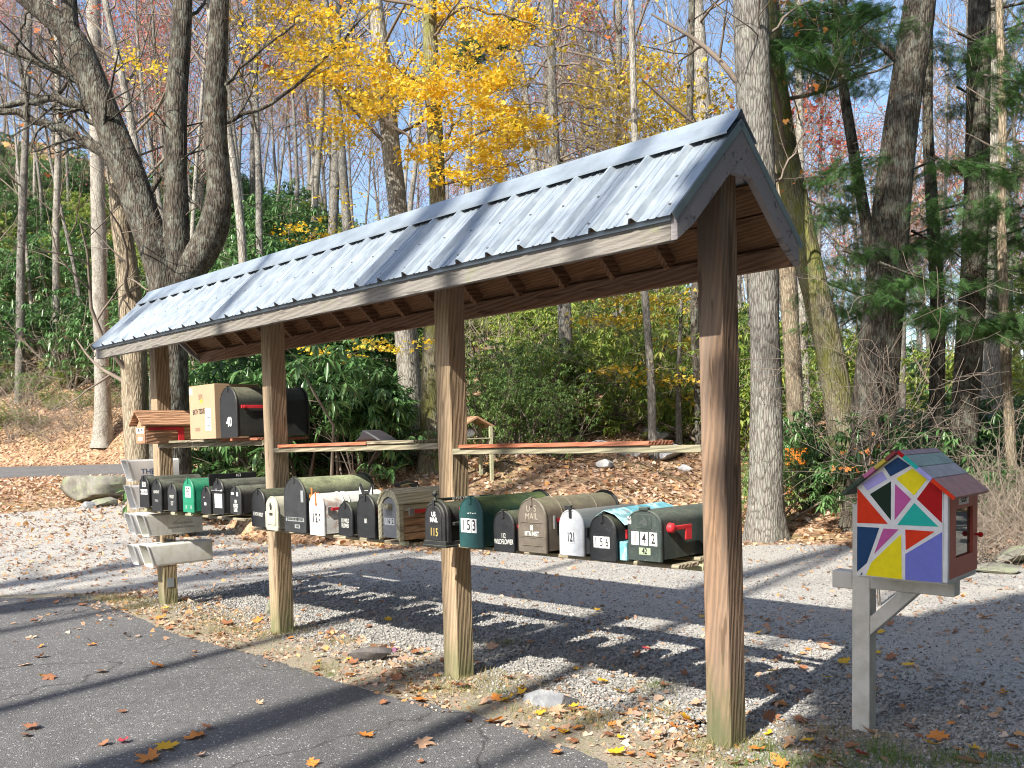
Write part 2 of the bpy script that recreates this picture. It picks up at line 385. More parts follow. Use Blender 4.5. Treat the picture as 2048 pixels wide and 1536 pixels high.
# ground materials
def ground_mat(name, kind):
    m, n, l, b = mat_base(name); nt = m.node_tree
    v = coords(nt, src='Object')
    big = noise(nt, v, .7, 5, .6); med = noise(nt, v, 5, 5, .65); fine = noise(nt, v, 60, 4, .7)
    if kind == 'asphalt':
        vo = N(nt, 'ShaderNodeTexVoronoi', Scale=150, Randomness=1); l.new(v, vo.inputs['Vector'])
        ag = ramp(nt, vo.outputs['Color'], [(.0, (.075,) * 3), (.55, (.115, .115, .118)), (.8, (.18, .18, .18)), (1, (.45, .44, .43))])
        c = mixc(nt, .5, ag, ramp(nt, med, [(.3, (.095, .095, .098)), (.7, (.155, .152, .15))]))
        c = mixc(nt, ramp(nt, big, [(.4, (0, 0, 0)), (.7, (.5,) * 3)]), c, (.16, .155, .15), 'MIX')
        vo2 = N(nt, 'ShaderNodeTexVoronoi', Scale=48); l.new(v, vo2.inputs['Vector'])
        wsp = ramp(nt, vo2.outputs['Distance'], [(.2, (1, 1, 1)), (.3, (0, 0, 0))])
        wsp = math_(nt, 'MULTIPLY', wsp, ramp(nt, vo2.outputs['Color'], [(.45, (0, 0, 0)), (.6, (1, 1, 1))]))
        c = mixc(nt, math_(nt, 'MULTIPLY', wsp, .85), c, (.55, .54, .52))
        c = mixc(nt, ramp(nt, noise(nt, v, 28, 5, .75), [(.35, (.55,) * 3), (.5, (0, 0, 0))]), c, (.045, .045, .048))
        wv_ = N(nt, 'ShaderNodeVectorMath', operation='MULTIPLY_ADD'); nc = N(nt, 'ShaderNodeTexNoise', Scale=2.5, Detail=5); l.new(v, nc.inputs['Vector'])
        l.new(nc.outputs['Color'], wv_.inputs[0]); wv_.inputs[1].default_value = (.5, .5, .5); l.new(v, wv_.inputs[2])
        ce = N(nt, 'ShaderNodeTexVoronoi', Scale=.55); ce.feature = 'DISTANCE_TO_EDGE'; l.new(wv_.outputs[0], ce.inputs['Vector'])
        c = mixc(nt, ramp(nt, ce.outputs[0], [(.002, (.75,) * 3), (.008, (0, 0, 0))]), c, (.03, .03, .03))
        c = mixc(nt, ramp(nt, noise(nt, coords(nt, (1, .35, 1), loc=(4, 2, 0)), 1.1, 6, .65), [(.5, (0, 0, 0)), (.7, (.55,) * 3)]), c, (.07, .068, .066))
        l.new(c, b.inputs['Base Color']); bump(nt, vo.outputs['Distance'], .9, .006, b)
        b.inputs['Roughness'].default_value = .82
    elif kind == 'gravel':
        vo = N(nt, 'ShaderNodeTexVoronoi', Scale=48); l.new(v, vo.inputs['Vector'])
        vo2 = N(nt, 'ShaderNodeTexVoronoi', Scale=110); l.new(v, vo2.inputs['Vector'])
        c = ramp(nt, vo.outputs['Color'], [(.1, (.17, .168, .165)), (.5, (.31, .30, .285)), (.9, (.52, .50, .47))])
        c2 = ramp(nt, vo2.outputs['Color'], [(.1, (.20, .195, .185)), (.5, (.35, .335, .31)), (.9, (.52, .50, .46))])
        c = mixc(nt, ramp(nt, med, [(.4, (0, 0, 0)), (.6, (1, 1, 1))]), c, c2)
        c = mixc(nt, ramp(nt, big, [(.42, (0, 0, 0)), (.62, (.7,) * 3)]), c, ramp(nt, fine, [(.3, (.31, .285, .245)), (.7, (.46, .43, .38))]))
        l.new(c, b.inputs['Base Color'])
        hh = math_(nt, 'ADD', math_(nt, 'MULTIPLY', vo.outputs['Distance'], -1), math_(nt, 'MULTIPLY', med, 1.2))
        p = bump(nt, hh, .8, .012, b); bump(nt, vo2.outputs['Distance'], .6, .005, b, p)
        b.inputs['Roughness'].default_value = .9
    elif kind == 'dirt':
        c = ramp(nt, fine, [(.3, (.17, .13, .09)), (.5, (.29, .24, .18)), (.7, (.42, .38, .31))])
        c = mixc(nt, ramp(nt, med, [(.45, (0, 0, 0)), (.62, (.6,) * 3)]), c, (.22, .22, .12))
        vo = N(nt, 'ShaderNodeTexVoronoi', Scale=70); l.new(v, vo.inputs['Vector'])
        c = mixc(nt, ramp(nt, vo.outputs['Distance'], [(.16, (.8,) * 3), (.24, (0, 0, 0))]), c, (.42, .40, .38))
        l.new(c, b.inputs['Base Color']); bump(nt, math_(nt, 'ADD', fine, med), .9, .015, b)
        b.inputs['Roughness'].default_value = .95
    else:     # forest floor under fallen leaves
        vo = N(nt, 'ShaderNodeTexVoronoi', Scale=9); l.new(v, vo.inputs['Vector'])
        lf = ramp(nt, vo.outputs['Color'], [(0, (.10, .06, .04)), (.3, (.24, .14, .08)), (.55, (.40, .25, .15)), (.8, (.52, .35, .22)), (1, (.54, .42, .30))])
        c = mixc(nt, ramp(nt, fine, [(.35, (.55,) * 3), (.6, (0, 0, 0))]), lf, (.08, .05, .03))
        c = mixc(nt, ramp(nt, big, [(.5, (0, 0, 0)), (.66, (.45,) * 3)]), c, (.10, .12, .04))
        l.new(c, b.inputs['Base Color']); bump(nt, vo.outputs['Distance'], 1, .06, b)
        b.inputs['Roughness'].default_value = .9
    b.inputs['Specular IOR Level'].default_value = .25
    return m
M['asphalt'] = ground_mat('worn_asphalt', 'asphalt')
M['gravel'] = ground_mat('crushed_stone', 'gravel')
M['dirt'] = ground_mat('bare_dirt', 'dirt')
M['forest'] = ground_mat('leafy_forest_floor', 'forest')
M['stones'] = leafmat('loose_stone', [(.10, .10, .105), (.27, .265, .255), (.17, .17, .17), (.47, .455, .43), (.22, .215, .205), (.36, .345, .325), (.13, .13, .13)], 0, .85, .3)
M['rock'] = None
def rockmat(name, c1, c2, lich):
    m, n, l, b = mat_base(name); nt = m.node_tree
    a = noise(nt, coords(nt), 3, 8, .65, .5); f = noise(nt, coords(nt), 30, 5, .7)
    c = ramp(nt, a, [(.3, c2), (.6, c1), (.8, tuple(min(1, x * 1.4) for x in c1))])
    c = mixc(nt, math_(nt, 'MULTIPLY', f, .35), c, c2)
    c = mixc(nt, ramp(nt, noise(nt, coords(nt, loc=(5, 1, 2)), 4, 6, .7), [(.5, (0, 0, 0)), (.62, (.8,) * 3)]), c, lich)
    l.new(c, b.inputs['Base Color']); bump(nt, math_(nt, 'ADD', a, math_(nt, 'MULTIPLY', f, .4)), .8, .03, b)
    b.inputs['Roughness'].default_value = .9; return m
M['rock'] = rockmat('mossy_boulder', (.26, .25, .21), (.09, .085, .07), (.22, .25, .15))
M['rock_grey'] = rockmat('grey_stone', (.20, .21, .225), (.10, .105, .12), (.28, .29, .30))
M['rock_pale'] = rockmat('pale_boulder', (.55, .55, .56), (.25, .25, .27), (.60, .60, .58))
M['rock_dark'] = rockmat('dark_stone', (.11, .10, .10), (.05, .05, .05), (.16, .14, .13))

# ------------------------------------------------------------------ terrain
_T = [-3, -.6, -.5, -.42, -.37, -.335, -.29, -.17, -.04, .1, .25, .35, .5, 3]
_FOOT = [40, 42, 41, 40, 39, 25, 15.6, 14.2, 13.6, 13.2, 13.6, 12.8, 11.4, 11]
_SLOPE = [.62, .62, .60, .55, .48, .42, .36, .30, .24, .20, .13, .08, .05, .04]
def hgt(X, Y):
    X = np.asarray(X, float); Y = np.asarray(Y, float)
    Yc = np.maximum(Y, 6.0)
    t = np.clip(X / Yc, -2.5, 2.5)
    foot = np.interp(t, _T, _FOOT); s = np.interp(t, _T, _SLOPE)
    left = np.clip((-.26 - t) / .1, 0, 1)
    pre = .03 * np.clip(Y - 10, 0, 32) * left
    d = np.clip(Y - foot, 0, 50)
    rise = s * d + np.where(left > .9, .12, .28) * (1 - np.exp(-d / 2.2))
    far = np.clip(Y - foot - 50, 0, 200)
    rough = np.clip(d / 4, 0, 1) * (.16 * np.sin(X * .9 + 1.3) * np.cos(Y * .8) + .25 * np.sin(X * .31 + Y * .17) + .07 * np.sin(X * 2.3 + Y * 1.9))
    side = np.where((Y < 12) & (X < -14), 0, 0)
    return pre + rise + rough - far * .02 + side
def axis_(segs):
    out = []
    for a, b_, n in segs: out.append(np.linspace(a, b_, n, endpoint=False))
    out.append([segs[-1][1]]); return np.concatenate(out)
gx = axis_([(-160, -40, 30), (-40, -9, 70), (-9, 9, 150), (9, 40, 70), (40, 160, 30)])
gy = axis_([(-80, 0, 20), (0, 3, 12), (3, 18, 130), (18, 45, 90), (45, 110, 60), (110, 260, 14)])
GX, GY = np.meshgrid(gx, gy, indexing='ij')
GZ = hgt(GX, GY)
nx, ny = GX.shape
idx = np.arange(nx * ny).reshape(nx, ny)
Q = np.stack([idx[:-1, :-1], idx[1:, :-1], idx[1:, 1:], idx[:-1, 1:]], -1).reshape(-1, 4)
GV = np.stack([GX, GY, GZ], -1).reshape(-1, 3)
cx_ = GV[Q].mean(1)
tt = cx_[:, 0] / np.maximum(cx_[:, 1], 6)
footc = np.interp(tt, _T, _FOOT)
us = -(cx_[:, 0]) * math.sin(TH) + cx_[:, 1] * math.cos(TH) + CU      # shelter u,v of each cell
vs = -(cx_[:, 0]) * math.cos(TH) - cx_[:, 1] * math.sin(TH) + CV
wob = .12 * np.sin(us * 3.1) + .08 * np.sin(us * 7.7 + 1)
is_dirt = np.zeros(len(vs), bool)
lim = np.where(tt < -.3, 60, footc - .5) + .3 * np.sin(cx_[:, 0] * 1.7)
is_far_road = (tt < -.365) & (cx_[:, 1] > 31.5) & (cx_[:, 1] < 39.5) & (cx_[:, 0] > -90)
leafy_left = (tt < -.3) & (cx_[:, 1] > 21 + 2 * np.sin(cx_[:, 0] * .7)) & ~is_far_road
is_grav = ~is_dirt & (cx_[:, 1] < lim) & ~leafy_left & (cx_[:, 1] > -30) & (np.abs(cx_[:, 0]) < 40)
is_dirt = is_dirt & (cx_[:, 1] < lim) & ~is_far_road & ~leafy_left
def sub(mask, name, mat, kind='structure'):
    q = Q[mask]; u_, inv = np.unique(q, return_inverse=True)
    o = link(name, npmesh(name, GV[u_], inv.reshape(q.shape), mat, True)); o['kind'] = kind
    return o
sub(is_grav & ~is_far_road, 'gravel_drive', M['gravel'])
sub(is_far_road, 'far_road', M['asphalt'])
sub(~(is_grav | is_dirt | is_far_road), 'ground', M['forest'])
# asphalt road: one sheet 4 mm above the verge, its broken edge read off the photograph
edge_px = [(186, 1195), (239, 1222), (297, 1241), (362, 1270), (441, 1294), (506, 1311), (598, 1337), (700, 1371), (830, 1405), (939, 1429), (1025, 1457), (1076, 1480), (1144, 1500), (1206, 1528)]
E_ = [onz(x, y)[:2] for x, y in edge_px]
E_ = [np.array([-12.0, 10.6]), np.array([-8.0, 10.3]), np.array([-5.6, 9.9])] + E_ + [np.array([.45, 4.05]), np.array([1.3, 3.3]), np.array([3.2, 1.6]), np.array([8, -3.0]), np.array([20, -14.0])]
pts = []
for a, b_ in zip(E_[:-1], E_[1:]):
    L = np.linalg.norm(b_ - a); k = max(2, int(L / .05)) if L < 3 else 12
    for i in range(k):
        p = a + (b_ - a) * i / k
        nrm = np.array([-(b_ - a)[1], (b_ - a)[0]]) / L
        s_ = p[0] * 9 + p[1] * 7
        pts.append(p + nrm * (.018 * math.sin(s_ * 2.1) + .012 * math.sin(s_ * 5.3 + 1) + .008 * random.uniform(-1, 1)))
outer = [(20, -40), (-60, -40), (-60, 10.6)]
bm = bmesh.new()
top = [bm.verts.new((p[0], p[1], .006)) for p in pts] + [bm.verts.new((x, y, .006)) for x, y in outer]
bm.faces.new(top)
bmesh.ops.triangulate(bm, faces=bm.faces)
me = bpy.data.meshes.new('asphalt_road'); bm.to_mesh(me); bm.free(); me.materials.append(M['asphalt'])
o = link('asphalt_road', me); o['kind'] = 'structure'
if me.polygons[0].normal.z < 0: me.flip_normals()
# verge of bare earth between asphalt and gravel
vpts = []
for k in range(260):
    u_ = -2.2 + k * .045
    v_ = -.22 + .16 * math.sin(u_ * 2.1) + .07 * math.sin(u_ * 6.3 + 1) + random.uniform(-.025, .025) - (.25 if u_ < .2 else 0)
    if u_ > 7.6: v_ += (u_ - 7.6) * .55
    vpts.append(SW(u_, v_)[:2])
bm = bmesh.new()
bm.faces.new([bm.verts.new((p[0], p[1], .003)) for p in vpts] + [bm.verts.new((x, y, .003)) for x, y in [tuple(SW(9.6, 3)[:2]), tuple(SW(4, 6)[:2]), tuple(SW(-2.2, 6)[:2])]])
bmesh.ops.triangulate(bm, faces=bm.faces)
me = bpy.data.meshes.new('dirt_verge'); bm.to_mesh(me); bm.free(); me.materials.append(M['dirt'])
o = link('dirt_verge', me); o['kind'] = 'structure'
if me.polygons[0].normal.z < 0: me.flip_normals()
ASPH = np.array([(p[0], p[1]) for p in pts] + outer)
def inpoly(X, Y, P):
    r = np.zeros(len(X), bool); j = len(P) - 1
    for i in range(len(P)):
        c = ((P[i][1] > Y) != (P[j][1] > Y)) & (X < (P[j][0] - P[i][0]) * (Y - P[i][1]) / (P[j][1] - P[i][1] + 1e-12) + P[i][0])
        r ^= c; j = i
    return r

# ------------------------------------------------------------------ shelter
U = [0.0, 2.0348, 4.2569, 6.4256]
ON, OF, EW, ZF, ZT, ZR = .1114, .16, .5302, 2.401, 2.509, 3.035
shelter = empty('mail_shelter', SW(0, 0, 0), PSI, 'long timber shelter with a corrugated metal gable roof on four square posts', 'shelter')
SH = shelter
for i, u in enumerate(U):
    b = MB(); w = .07
    b.box(u - w, u + w, -w, w, -.3, 2.86)
    p = b.build('post', M['post_grey'] if i == 0 else M['post'], SH, bevel=.005)
    if i == 0: p['label'] = 'nearest post, grey and cracked on its end face'
sl_v, sl_z = EW + .02, ZR - (ZT + .012)
SL = math.hypot(sl_v, sl_z); dv, dz = sl_v / SL, -sl_z / SL          # down-slope unit (front)
nv, nz_ = -dz, dv                                                     # outward normal
def slope(s, off, side):      # s metres down from ridge, off above panel plane
    return (side * (dv * s + nv * off), ZR + dz * s + nz_ * off)
u0, u1 = -ON - .025, U[3] + OF + .025
# corrugated panels
NP = 7; pw = (u1 - u0) / NP; rp = pw / 4
prof = []
for r_ in range(4):
    x = r_ * rp
    prof += [(x, 0), (x + rp * .27, 0), (x + rp * .285, .005), (x + rp * .315, .005), (x + rp * .33, 0), (x + rp * .47, 0), (x + rp * .485, .005), (x + rp * .515, .005), (x + rp * .53, 0),
             (x + rp * .76, 0), (x + rp * .84, .027), (x + rp * .90, .027), (x + rp * .98, 0)]
prof.append((pw, 0))
for side in (1, -1):
    for k in range(NP):
        b = MB(); du = u0 + k * pw
        fn = lambda p, q, s_: (du + p, *slope(s_, q + .001 * (k % 2), side))
        b.sheet(prof, .01, SL + .022, fn)
        o = b.build('roof_panel', M['galv'], SH, fixn=False)
        md = o.modifiers.new('thick', 'SOLIDIFY'); md.thickness = .0012; md.offset = -1
# screws
b = MB()
for side in (1,):
    for k in range(NP * 4):
        for s_ in (.16, .42, .68):
            x = u0 + (k + .20) * rp
            if s_ == .42: x += .4 * rp
            vv, zz = slope(s_, .003, side)
            b.ball((x, vv, zz), .009, 6, 4, (1, 1, .6))
o = b.build('screw', M['screw'], SH); o['kind'] = 'stuff'
# ridge cap, two lengths
for a_, b2 in ((u0 - .015, 4.02), (4.0, u1 + .015)):
    b = MB(); lift = .0015 if a_ > 2 else 0
    pr = [(-1, .155, .024), (-1, .15, .031), (-1, .03, .031), (0, 0, .05), (1, .03, .031), (1, .15, .031), (1, .155, .024)]
    q = []
    for sd, s_, of in pr:
        if sd == 0: q += [(-.012, ZR + .042 + lift), (-.006, ZR + .052 + lift), (.006, ZR + .052 + lift), (.012, ZR + .042 + lift)]
        else: q.append((slope(s_, of, sd)[0], slope(s_, of, sd)[1] + lift))
    b.sheet(q, a_, b2, lambda p, q_, t_: (t_, p, q_))
    o = b.build('ridge_cap', M['trim'], SH, fixn=False)
    md = o.modifiers.new('thick', 'SOLIDIFY'); md.thickness = .0015; md.offset = 0
# fascias, eave trims, rakes, boards, rafters
for side in (1, -1):
    b = MB(); y0, y1 = sorted((side * EW, side * (EW - .036)))
    b.box(-ON, U[3] + OF, y0, y1, ZF, ZT)
    b.build('fascia', M['fascia'] if side == 1 else M['fascia_red'], SH, bevel=.003)
    b = MB(); y0, y1 = sorted((side * (EW + .003), side * (EW + .006)))
    b.box(-ON - .005, U[3] + OF + .005, y0, y1, ZT - .018, ZT + .012)
    b.build('eave_trim', M['trim'], SH)
    for s0, s1 in ((.06, .16), (.34, .515), (.525, .745)):
        b = MB()
        pr = [slope(s0, -.001, side), slope(s1, -.001, side), slope(s1, -.02, side), slope(s0, -.02, side)]
        b.extr(pr, -ON + .004, U[3] + OF - .004, lambda p, q, t_: (t_, p, q))
        b.build('roof_board', M['board'], SH)
    for k in range(16):
        uu = .20 + k * .405 + (.02 if k > 4 else 0)
        if k == 15: uu = U[3] + OF - .08
        b = MB()
        pr = [slope(.03, -.021, side), slope(SL - .055, -.021, side), slope(SL - .055, -.105, side), slope(.10, -.105, side)]
        b.extr(pr, uu, uu + .038, lambda p, q, t_: (t_, p, q))
        b.build('rafter', M['rafter'], SH)
    for ue, dd in ((-ON, -.036), (U[3] + OF, .036)):
        b = MB()
        zc = ZF - .0
        top_r = (0, ZR - .006); e_top = (side * EW, ZT + .004); e_bot = (side * EW, ZF)
        # rake board: lower edge parallel to the slope, square cut at the tail
        inn = .125
        low_tail = (side * (EW - .10), ZF + .0 + .0)
        lt = slope(SL - .09, -inn, side)
        low_r = (0, ZR - .006 - inn / nz_)
        pr = [top_r, e_top, e_bot, lt, low_r]
        if side == -1: pr = pr[::-1]
        b.extr(pr, ue + (0 if dd < 0 else .0005), ue + dd, lambda p, q, t_: (t_, p, q))
        b.build('rake_board', M['rake'], SH, bevel=.002)
        b = MB()
        pr = [slope(.0, .006, side), slope(SL + .02, .006, side), slope(SL + .02, -.030, side), slope(.0, -.030, side)]
        b.extr(pr, ue + dd * 1.04, ue + dd * 1.04 + (-.003 if dd < 0 else .003), lambda p, q, t_: (t_, p, q))
        b.build('rake_trim', M['trim'], SH)
b = MB(); b.box(-ON + .004, U[3] + OF - .004, -.022, .022, 2.80, 2.985); b.build('ridge_beam', M['board'], SH, bevel=.003)
b = MB(); b.box(-ON - .034, -ON + .001, -.085, .085, 2.775, 2.85)
b.build('gusset', M['rake'], SH, bevel=.003)
# bearers (shelves) between posts
def bar(name, mat, a, b_, v0, v1, za0, za1, zb0=None, zb1=None, bev=.003, lab=None):
    """a beam from u=a to u=b_, its bottom and top given at both ends"""
    zb0 = za0 if zb0 is None else zb0; zb1 = za1 if zb1 is None else zb1
    m_ = MB()
    m_.add([(a, v0, za0), (b_, v0, zb0), (b_, v1, zb0), (a, v1, za0), (a, v0, za1), (b_, v0, zb1), (b_, v1, zb1), (a, v1, za1)],
           [(0, 3, 2, 1), (4, 5, 6, 7), (0, 1, 5, 4), (1, 2, 6, 5), (2, 3, 7, 6), (3, 0, 4, 7)])
    o_ = m_.build(name, mat, SH, bevel=bev)
    if lab: o_['label'] = lab
    return o_
g = .07
# upper row
bar('shelf_board', M['shelf'], .072, U[1] - .072, .02, .07, 1.451, 1.488)
bar('shelf_board', M['shelf'], .072, U[1] - .072, -.12, -.07, 1.45, 1.487)
bar('shelf_plank', M['redpaint'], .38, U[1] - .15, -.13, .085, 1.489, 1.512, lab='plank painted rusty red')
bar('shelf_board', M['shelf'], U[1] + .072, U[2] - .072, .02, .07, 1.487, 1.527, 1.479, 1.515)
bar('shelf_board', M['shelf'], U[1] + .072, U[2] - .072, -.12, -.07, 1.487, 1.527, 1.479, 1.515)
bar('shelf_plank', M['redpaint'], U[1] + .85, U[2] - .16, -.13, .085, 1.524, 1.548, 1.517, 1.541, lab='plank painted rusty red')
bar('shelf_plank', M['shelf'], U[1] + .30, U[1] + .84, -.13, .085, 1.5285, 1.551, lab='bare grey plank')
bar('shelf_board', M['shelf'], U[2] + .072, U[3] - .072, .04, .08, 1.538, 1.582)
bar('shelf_board', M['shelf'], U[2] + .072, U[3] - .072, -.20, -.16, 1.538, 1.582)
for (a_, b2, mt) in ((U[2] + .075, 4.98, 'redpaint'), (4.99, 5.60, 'shelf'), (5.61, 6.34, 'shelf')):
    bar('shelf_plank', M[mt], a_, b2, -.36, .13, 1.583, 1.604)
# lower row: a pair of bearers and planks under the mailboxes
for a_, b2, z_ in ((0, 1, .915), (1, 2, .895), (2, 3, .955)):
    A_, B_ = U[a_] + .072, U[b2] - .072
    bar('shelf_board', M['greenwood'], A_, B_, .03, .069, z_ - .055, z_ - .003)
    bar('shelf_board', M['shelf'], A_, B_, -.14, -.10, z_ - .055, z_ - .003)
    bar('shelf_plank', M['shelf'], A_, B_, .10, .27, z_ - .022, z_ - .001)
    bar('shelf_plank', M['shelf'], A_, B_, -.09, .09, z_ - .002, z_ + .018)
# steel plates nailed on the far post under the tubes
for z_ in (.60, .215):
    b = MB(); b.box(U[3] - .0735, U[3] - .071, -.035, .035, z_ - .045, z_ + .045)
    b.build('steel_plate', M['trim'], SH)

# ------------------------------------------------------------------ text helpers
tm = {}
def flatmat(name, c, rough=.6):
    if name not in tm: tm[name] = plain(name, c, rough, var=.05)
    return tm[name]
BLACK = flatmat('black_print', (.015, .015, .015)); WHITE = flatmat('white_vinyl', (.75, .75, .73)); GREY = flatmat('grey_print', (.24, .25, .26))
GOLD = flatmat('gold_print', (.55, .38, .10)); SILVER = flatmat('pale_print', (.50, .50, .47)); BLUE = flatmat('blue_print', (.03, .10, .28)); BRONZE_T = flatmat('raised_bronze', (.30, .26, .21))
def text(name, s, size, mat, parent, loc, face='front', xs=.75, align='CENTER', ext=.0004, bold=0, lab=None, rot=None, sp=1.0):
    cu = bpy.data.curves.new(name, 'FONT'); cu.body = s; cu.size = size
    cu.align_x = align; cu.align_y = 'CENTER'; cu.extrude = ext; cu.offset = bold
    cu.space_line = .85; cu.space_character = sp
    cu.materials.append(mat)
    o_ = bpy.data.objects.new(name, cu); col.objects.link(o_); o_.parent = parent
    o_.location = loc; o_.scale = (xs, 1, 1)
    o_.rotation_euler = rot if rot else ((rad(90), random.uniform(-.035, .035), rad(180)) if face == 'front' else (rad(90), 0, rad(-90)))
    return o_
def plate(name, mat, parent, x0, x1, z0, z1, y, t=.001):
    m_ = MB(); m_.box(x0, x1, y, y + t, z0, z1); return m_.build(name, mat, parent)

# ------------------------------------------------------------------ mailboxes
def arch(w, h, n=14, zb=0.0, flat=1.0):
    r_ = w / 2; hs = h - r_ * flat
    P = [(-r_, zb), (-r_, hs)]
    for i in range(1, n): a = math.pi - math.pi * i / n; P.append((r_ * math.cos(a), hs + r_ * flat * math.sin(a)))
    P += [(r_, hs), (r_, zb)]
    return P
PM = {}
def pm(key, **kw):
    if key not in PM: PM[key] = painted_metal(key, **kw)
    return PM[key]
RED = painted_metal('red_flag_enamel', (.52, .02, .03), moss=.1)
STEEL = plain('bare_steel', (.5, .5, .5), .35, metal=.8)
MAILBOXES = 'mailboxes standing in the row under the shelter roof'
def mailbox(label, u, v, z, w, h, L, mat, dmat=None, flag=None, latch=True, rear=False, bands=(), lip=True, flat=1.0, tilt=0, base=None, name='mailbox', dw=0, group=MAILBOXES):
    dmat = dmat or mat
    root = empty(name, SW(u, v, z), PSI + rad(tilt), label, 'mailbox', group)
    b_ = MB(); b_.extr(arch(w - .006, h - .003, flat=flat), -.006, -L, lambda p, q, t_: (p, t_, q))
    b_.build('body', mat, root, smooth=True)
    # door: plate with rolled rim and a pressed line
    d = MB(); d.extr(arch(w, h, zb=-.012, flat=flat), .002, -.012, lambda p, q, t_: (p, t_, q))
    door = d.build('door', dmat, root, bevel=.003, smooth=True)
    if lip:
        r1, r2 = arch(w - .004, h - .002, zb=-.008, flat=flat), arch(w - .020, h - .010, zb=-.008, flat=flat)
        rm = MB(); n_ = len(r1)
        V = [(p, .0015, q) for p, q in r1] + [(p, .0055, q) for p, q in [((a[0] + c[0]) / 2, (a[1] + c[1]) / 2) for a, c in zip(r1, r2)]] + [(p, .0015, q) for p, q in r2]
        F = []
        for i in range(n_ - 1):
            F += [(i, i + 1, n_ + i + 1, n_ + i), (n_ + i, n_ + i + 1, 2 * n_ + i + 1, 2 * n_ + i)]
        rm.add(V, F); rm.build('rim', dmat, door, smooth=True)
        cr = MB(); cr.box(-w / 2 + .012, w / 2 - .012, .0015, .0035, h * .235, h * .245); cr.build('crease', dmat, door)
    if latch:
        la = MB(); la.box(-.009, .009, -.02, .012, h - .004, h + .006); la.box(-.009, .009, .003, .010, h - .045, h + .003)
        la.build('latch', dmat if latch is True else latch, root, bevel=.002)
    if rear:
        rr = MB(); rr.extr(arch(w + .02, h + .012, zb=-.004, flat=flat), -L + .004, -L - .010, lambda p, q, t_: (p, t_, q)); rr.build('rear_cap', pm('black_enamel', c=(.02, .021, .023), moss=.5), root, bevel=.002, smooth=True)
    for y in bands:
        bb = MB(); bb.extr(arch(w + .004, h + .002, flat=flat), -y, -y - .006, lambda p, q, t_: (p, t_, q)); bb.build('band', mat, root, bevel=.0015, smooth=True)
    if flag == 'down':
        f = MB(); xx = -w / 2
        f.tube([(xx + .002, -.06, h * .56), (xx - .014, -.06, h * .56)], .014, 12)
        f.box(xx - .010, xx - .006, -.22, -.055, h * .56 - .011, h * .56 + .011)
        f.box(xx - .010, xx - .006, -.22, -.18, h * .56 - .055, h * .56 - .0)
        f.build('flag', RED, root, bevel=.0015)
    elif flag == 'knob':
        f = MB(); xx = -w / 2
        f.tube([(xx + .002, -.05, h * .60), (xx - .012, -.05, h * .60), (xx - .02, -.05, h * .60)], [.022, .020, .012], 14)
        f.box(xx - .010, xx - .006, -.16, -.05, h * .60 - .012, h * .60 + .010)
        f.build('flag', RED, root, bevel=.001, smooth=True)
    if base:
        bb = MB(); bb.box(-.03, .03, -.10, -.002, -.042, -.013); bb.build('wood_block', M['greenwood'], root, bevel=.002)
    return root, door
def num(door, s, x, z, size, mat=WHITE, xs=.7, y=.0028, bold=.0008, name='house_number', sp=1.0):
    return text(name, s, size, mat, door, (x, y + .0006, z), xs=xs, bold=bold, sp=sp)
def sticker(door, x, z, w, h, mat=WHITE, y=.0024, name='sticker'):
    return plate(name, mat, door, x - w / 2, x + w / 2, z - h / 2, z + h / 2, y, .0008)

T1 = (.168, .222, .475); T2 = (.205, .282, .53); T3 = (.295, .392, .60)
K = pm('black_enamel', c=(.013, .014, .016), moss=.35, rough=.38, dust=(.12, .12, .12))
K2 = pm('charcoal_enamel', c=(.026, .028, .030), moss=.6, dust=(.14, .14, .14))
K3 = pm('old_black_enamel', c=(.016, .017, .018), moss=.75, mossc=(.22, .235, .18), dust=(.13, .13, .12))
# far run, posts one to two
r, d = mailbox('tall black mailbox farthest left in the row with two white stickers on its door', 6.06, .35, 1.00, *T2, K3, K, base=1)
sticker(d, 0, .205, .075, .045); num(d, '188', 0, .205, .052, BLACK, .6); sticker(d, 0, .135, .15, .048); num(d, 'KNOLLWOOD', 0, .135, .036, BLACK, .62)
r, d = mailbox('black mailbox with faint grey lettering, second from the far left of the row', 5.79, .35, .975, *T2, K3, K)
num(d, '102 WD LILY', 0, .165, .036, SILVER, .62); num(d, 'WDLILY', 0, .085, .030, GREY, .7)
r, d = mailbox('small scuffed dark grey mailbox just left of the green one', 5.47, .35, .985, T1[0], .24, T1[2], K2, K2, base=1)
num(d, 'WDLILY', 0, .12, .040, SILVER, .6); num(d, '157', 0, .06, .05, SILVER, .7)
GRN = pm('green_enamel', c=(.012, .20, .11), moss=.35, rough=.4)
r, d = mailbox('bright green mailbox with black 95 on a white sticker', 5.147, .35, .99, *T2, GRN, GRN, base=1)
sticker(d, 0, .165, .098, .092); num(d, '95', 0, .165, .098, BLACK, .72); sticker(d, .045, .035, .012, .03, SILVER); sticker(d, -.05, .035, .012, .03, SILVER)
r, d = mailbox('small black mailbox with scraps of white tape and a black 163 plate above', 4.86, .33, .985, *T1, K, K)
sticker(d, .01, .075, .035, .022); sticker(d, .03, .13, .01, .010)
pl = MB(); pl.box(-.004, .004, -.47, -.03, .222, .325); p_ = pl.build('name_plate', K, r, bevel=.002); text('plate_number', '163', .035, WHITE, p_, (-.0046, -.30, .303), face='side', xs=1)
r, d = mailbox('black mailbox with a silver bar latch and a handwritten white notice on its door', 4.60, .35, .995, .19, .28, .53, K3, K)
sticker(d, -.005, .10, .125, .115); num(d, 'THANKS\nLOVE ME', -.005, .10, .040, GREY, .6, name='notice_lettering')
